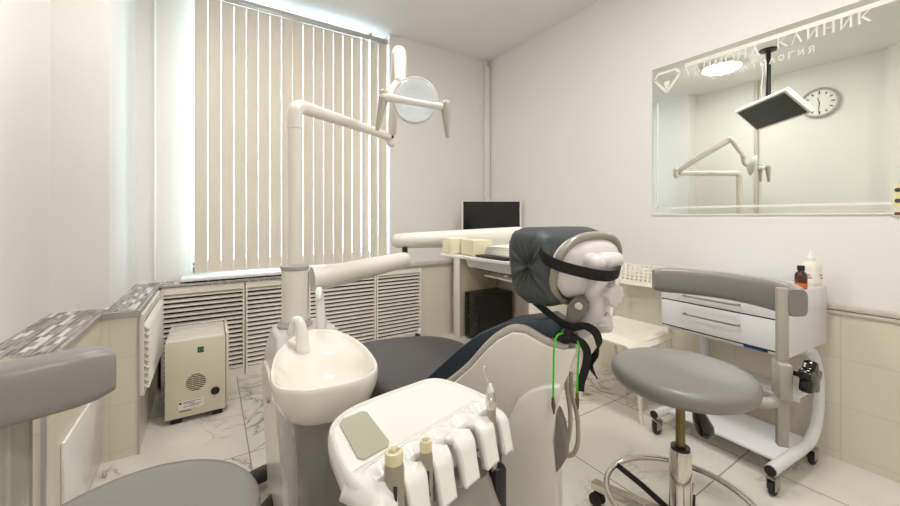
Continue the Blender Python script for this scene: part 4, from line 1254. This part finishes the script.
t = thing('computer_monitor', 'flat computer monitor with black screen and white frame on the corner desk', 'monitor', (2.16, 2.70, .744))
mn = Vector((-.50, -.866, 0)); mr = Vector((.866, -.50, 0)); mu = Vector((0, 0, 1)); MC = Vector((2.11, 2.585, 1.087))
def mbox(bm, u0, u1, d0, d1, z0, z1, bev=0):
    M = Matrix((mr, mn, mu)).transposed().to_4x4(); M.translation = MC
    box(bm, u0, u1, d0, d1, z0, z1, bev, 2, M)
b = NB(); mbox(b, -.268, .268, -.035, 0, -.165, .157, .006); obj('frame', b, 'white', t)
b = NB(); mbox(b, -.255, .252, .0004, .003, -.145, .145); obj('screen', b, 'monitor_black', t)
b = NB(); tube(b, [MC - mn * .045 + Vector((0, 0, -.1)), MC - mn * .055 + Vector((0, 0, -.2)), MC - mn * .055 + Vector((0, 0, -.335))], .018, 12); mbox(b, -.05, .05, -.06, -.034, -.14, -.05, .004)
obj('stand', b, 'white', t)
b = NB(); lathe(b, [(0, 0), (.10, 0), (.10, .006), (.03, .014), (0, .014)], MC - mn * .055 + Vector((0, 0, -.3405)), n=28); obj('base', b, 'white', t)

# things lying on the delivery table
ZT = .9365
def carton(x, y, w, d, h, rot, label):
    t = thing('paper_carton', label, 'box', (x, y, ZT), 'cream boxes on the delivery table')
    M = Matrix.Translation((x, y, ZT)) @ Matrix.Rotation(math.radians(rot), 4, 'Z')
    b = NB(); box(b, -w / 2, w / 2, -d / 2, d / 2, 0.0005, h, .002, 2, M); obj('carton', b, 'box_cream', t)
    b = NB(); box(b, -w * .3, w * .3, -d * .16, d * .16, h, h + .0012, 0, 2, M); obj('opening', b, 'paper', t)
carton(.895, 1.345, .085, .10, .066, -14, 'cream cardboard box on left end of the delivery table, below the upper arm')
carton(.925, 1.235, .09, .10, .062, -6, 'cream cardboard box on the delivery table, right of its twin')
t = thing('paper_stack', 'loose stack of white papers on the delivery table beside the headrest', 'papers', (.98, 1.08, ZT))
for k in range(4):
    M = Matrix.Translation((.985 + .004 * k, 1.075 - .003 * k, ZT + .0085 + k * .0085)) @ Matrix.Rotation(math.radians(-6 + 5 * k), 4, 'Z')
    b = NB(); box(b, -.075, .075, -.09, .09, 0, .008, .001, 2, M); obj('sheaf', b, 'paper', t, smooth=False)
b = NB(); box(b, .868, 1.06, .99, 1.165, ZT + .0003, ZT + .0085, .002)
solo('black_folder', b, 'black', 'thin black folder under the white papers on the delivery table', 'folder', (.96, 1.08, ZT))
t = thing('tape_roll', 'small beige pot on the shelf under the corner desk', 'pot', (2.12, 2.38, .58))
b = NB(); lathe(b, [(0, 0), (.035, 0), (.037, .004), (.037, .05), (0, .05)], (2.12, 2.38, .5802), n=24); obj('pot_body', b, 'box_cream', t)
b = NB(); lathe(b, [(0, 0), (.039, 0), (.039, .012), (0, .014)], (2.12, 2.38, .6304), n=24); obj('lid', b, 'paper', t)
t.name = 'small_pot'
t = thing('desk_speaker', 'small black round speaker on the shelf under the desk, beside pot', 'speaker', (2.14, 2.047, .58))
b = NB(); tube(b, [(2.12, 2.047, .632), (2.19, 2.047, .632)], .05, 20); obj('housing', b, 'black', t)
b = NB(); lathe(b, [(0, .004), (.02, 0), (.036, .006), (.042, .0), (.042, -.004), (0, -.004)], (2.118, 2.047, .632), (-1, 0, 0), 24); obj('cone', b, 'rubber', t)

# ------------------------------------------------------------------ black conduits on the floor
b = NB(); tube(b, [(.20, 1.69, .045), (.12, 1.655, .05), (.02, 1.59, .040), (-.10, 1.46, .032), (-.16, 1.28, .031), (-.17, 1.1, .031)], .030, 14, 6)
solo('floor_conduit', b, 'floor_hose', 'thick black conduit leaving the spittoon unit, farther of two', 'hose', (.0, 1.57, 0), 'black conduits beside the spittoon unit')
b = NB(); tube(b, [(.20, 1.50, .045), (.15, 1.44, .046), (.09, 1.33, .036), (.05, 1.18, .031), (.04, 1.02, .031)], .030, 14, 6)
solo('floor_conduit', b, 'floor_hose', 'thick black conduit leaving the spittoon unit, nearer of two', 'hose', (.1, 1.33, 0), 'black conduits beside the spittoon unit')

# ------------------------------------------------------------------ daylight and view
wd = bpy.data.worlds.new('sky'); scene.world = wd; wd.use_nodes = True
bg = wd.node_tree.nodes['Background']
bg.inputs['Color'].default_value = (0.64, 0.81, 1.0, 1)
bg.inputs['Strength'].default_value = 9.0
scene.view_settings.view_transform = 'Standard'
scene.view_settings.look = 'None'
scene.view_settings.gamma = 1.0
scene.view_settings.use_curve_mapping = False
scene.view_settings.exposure = 0.36
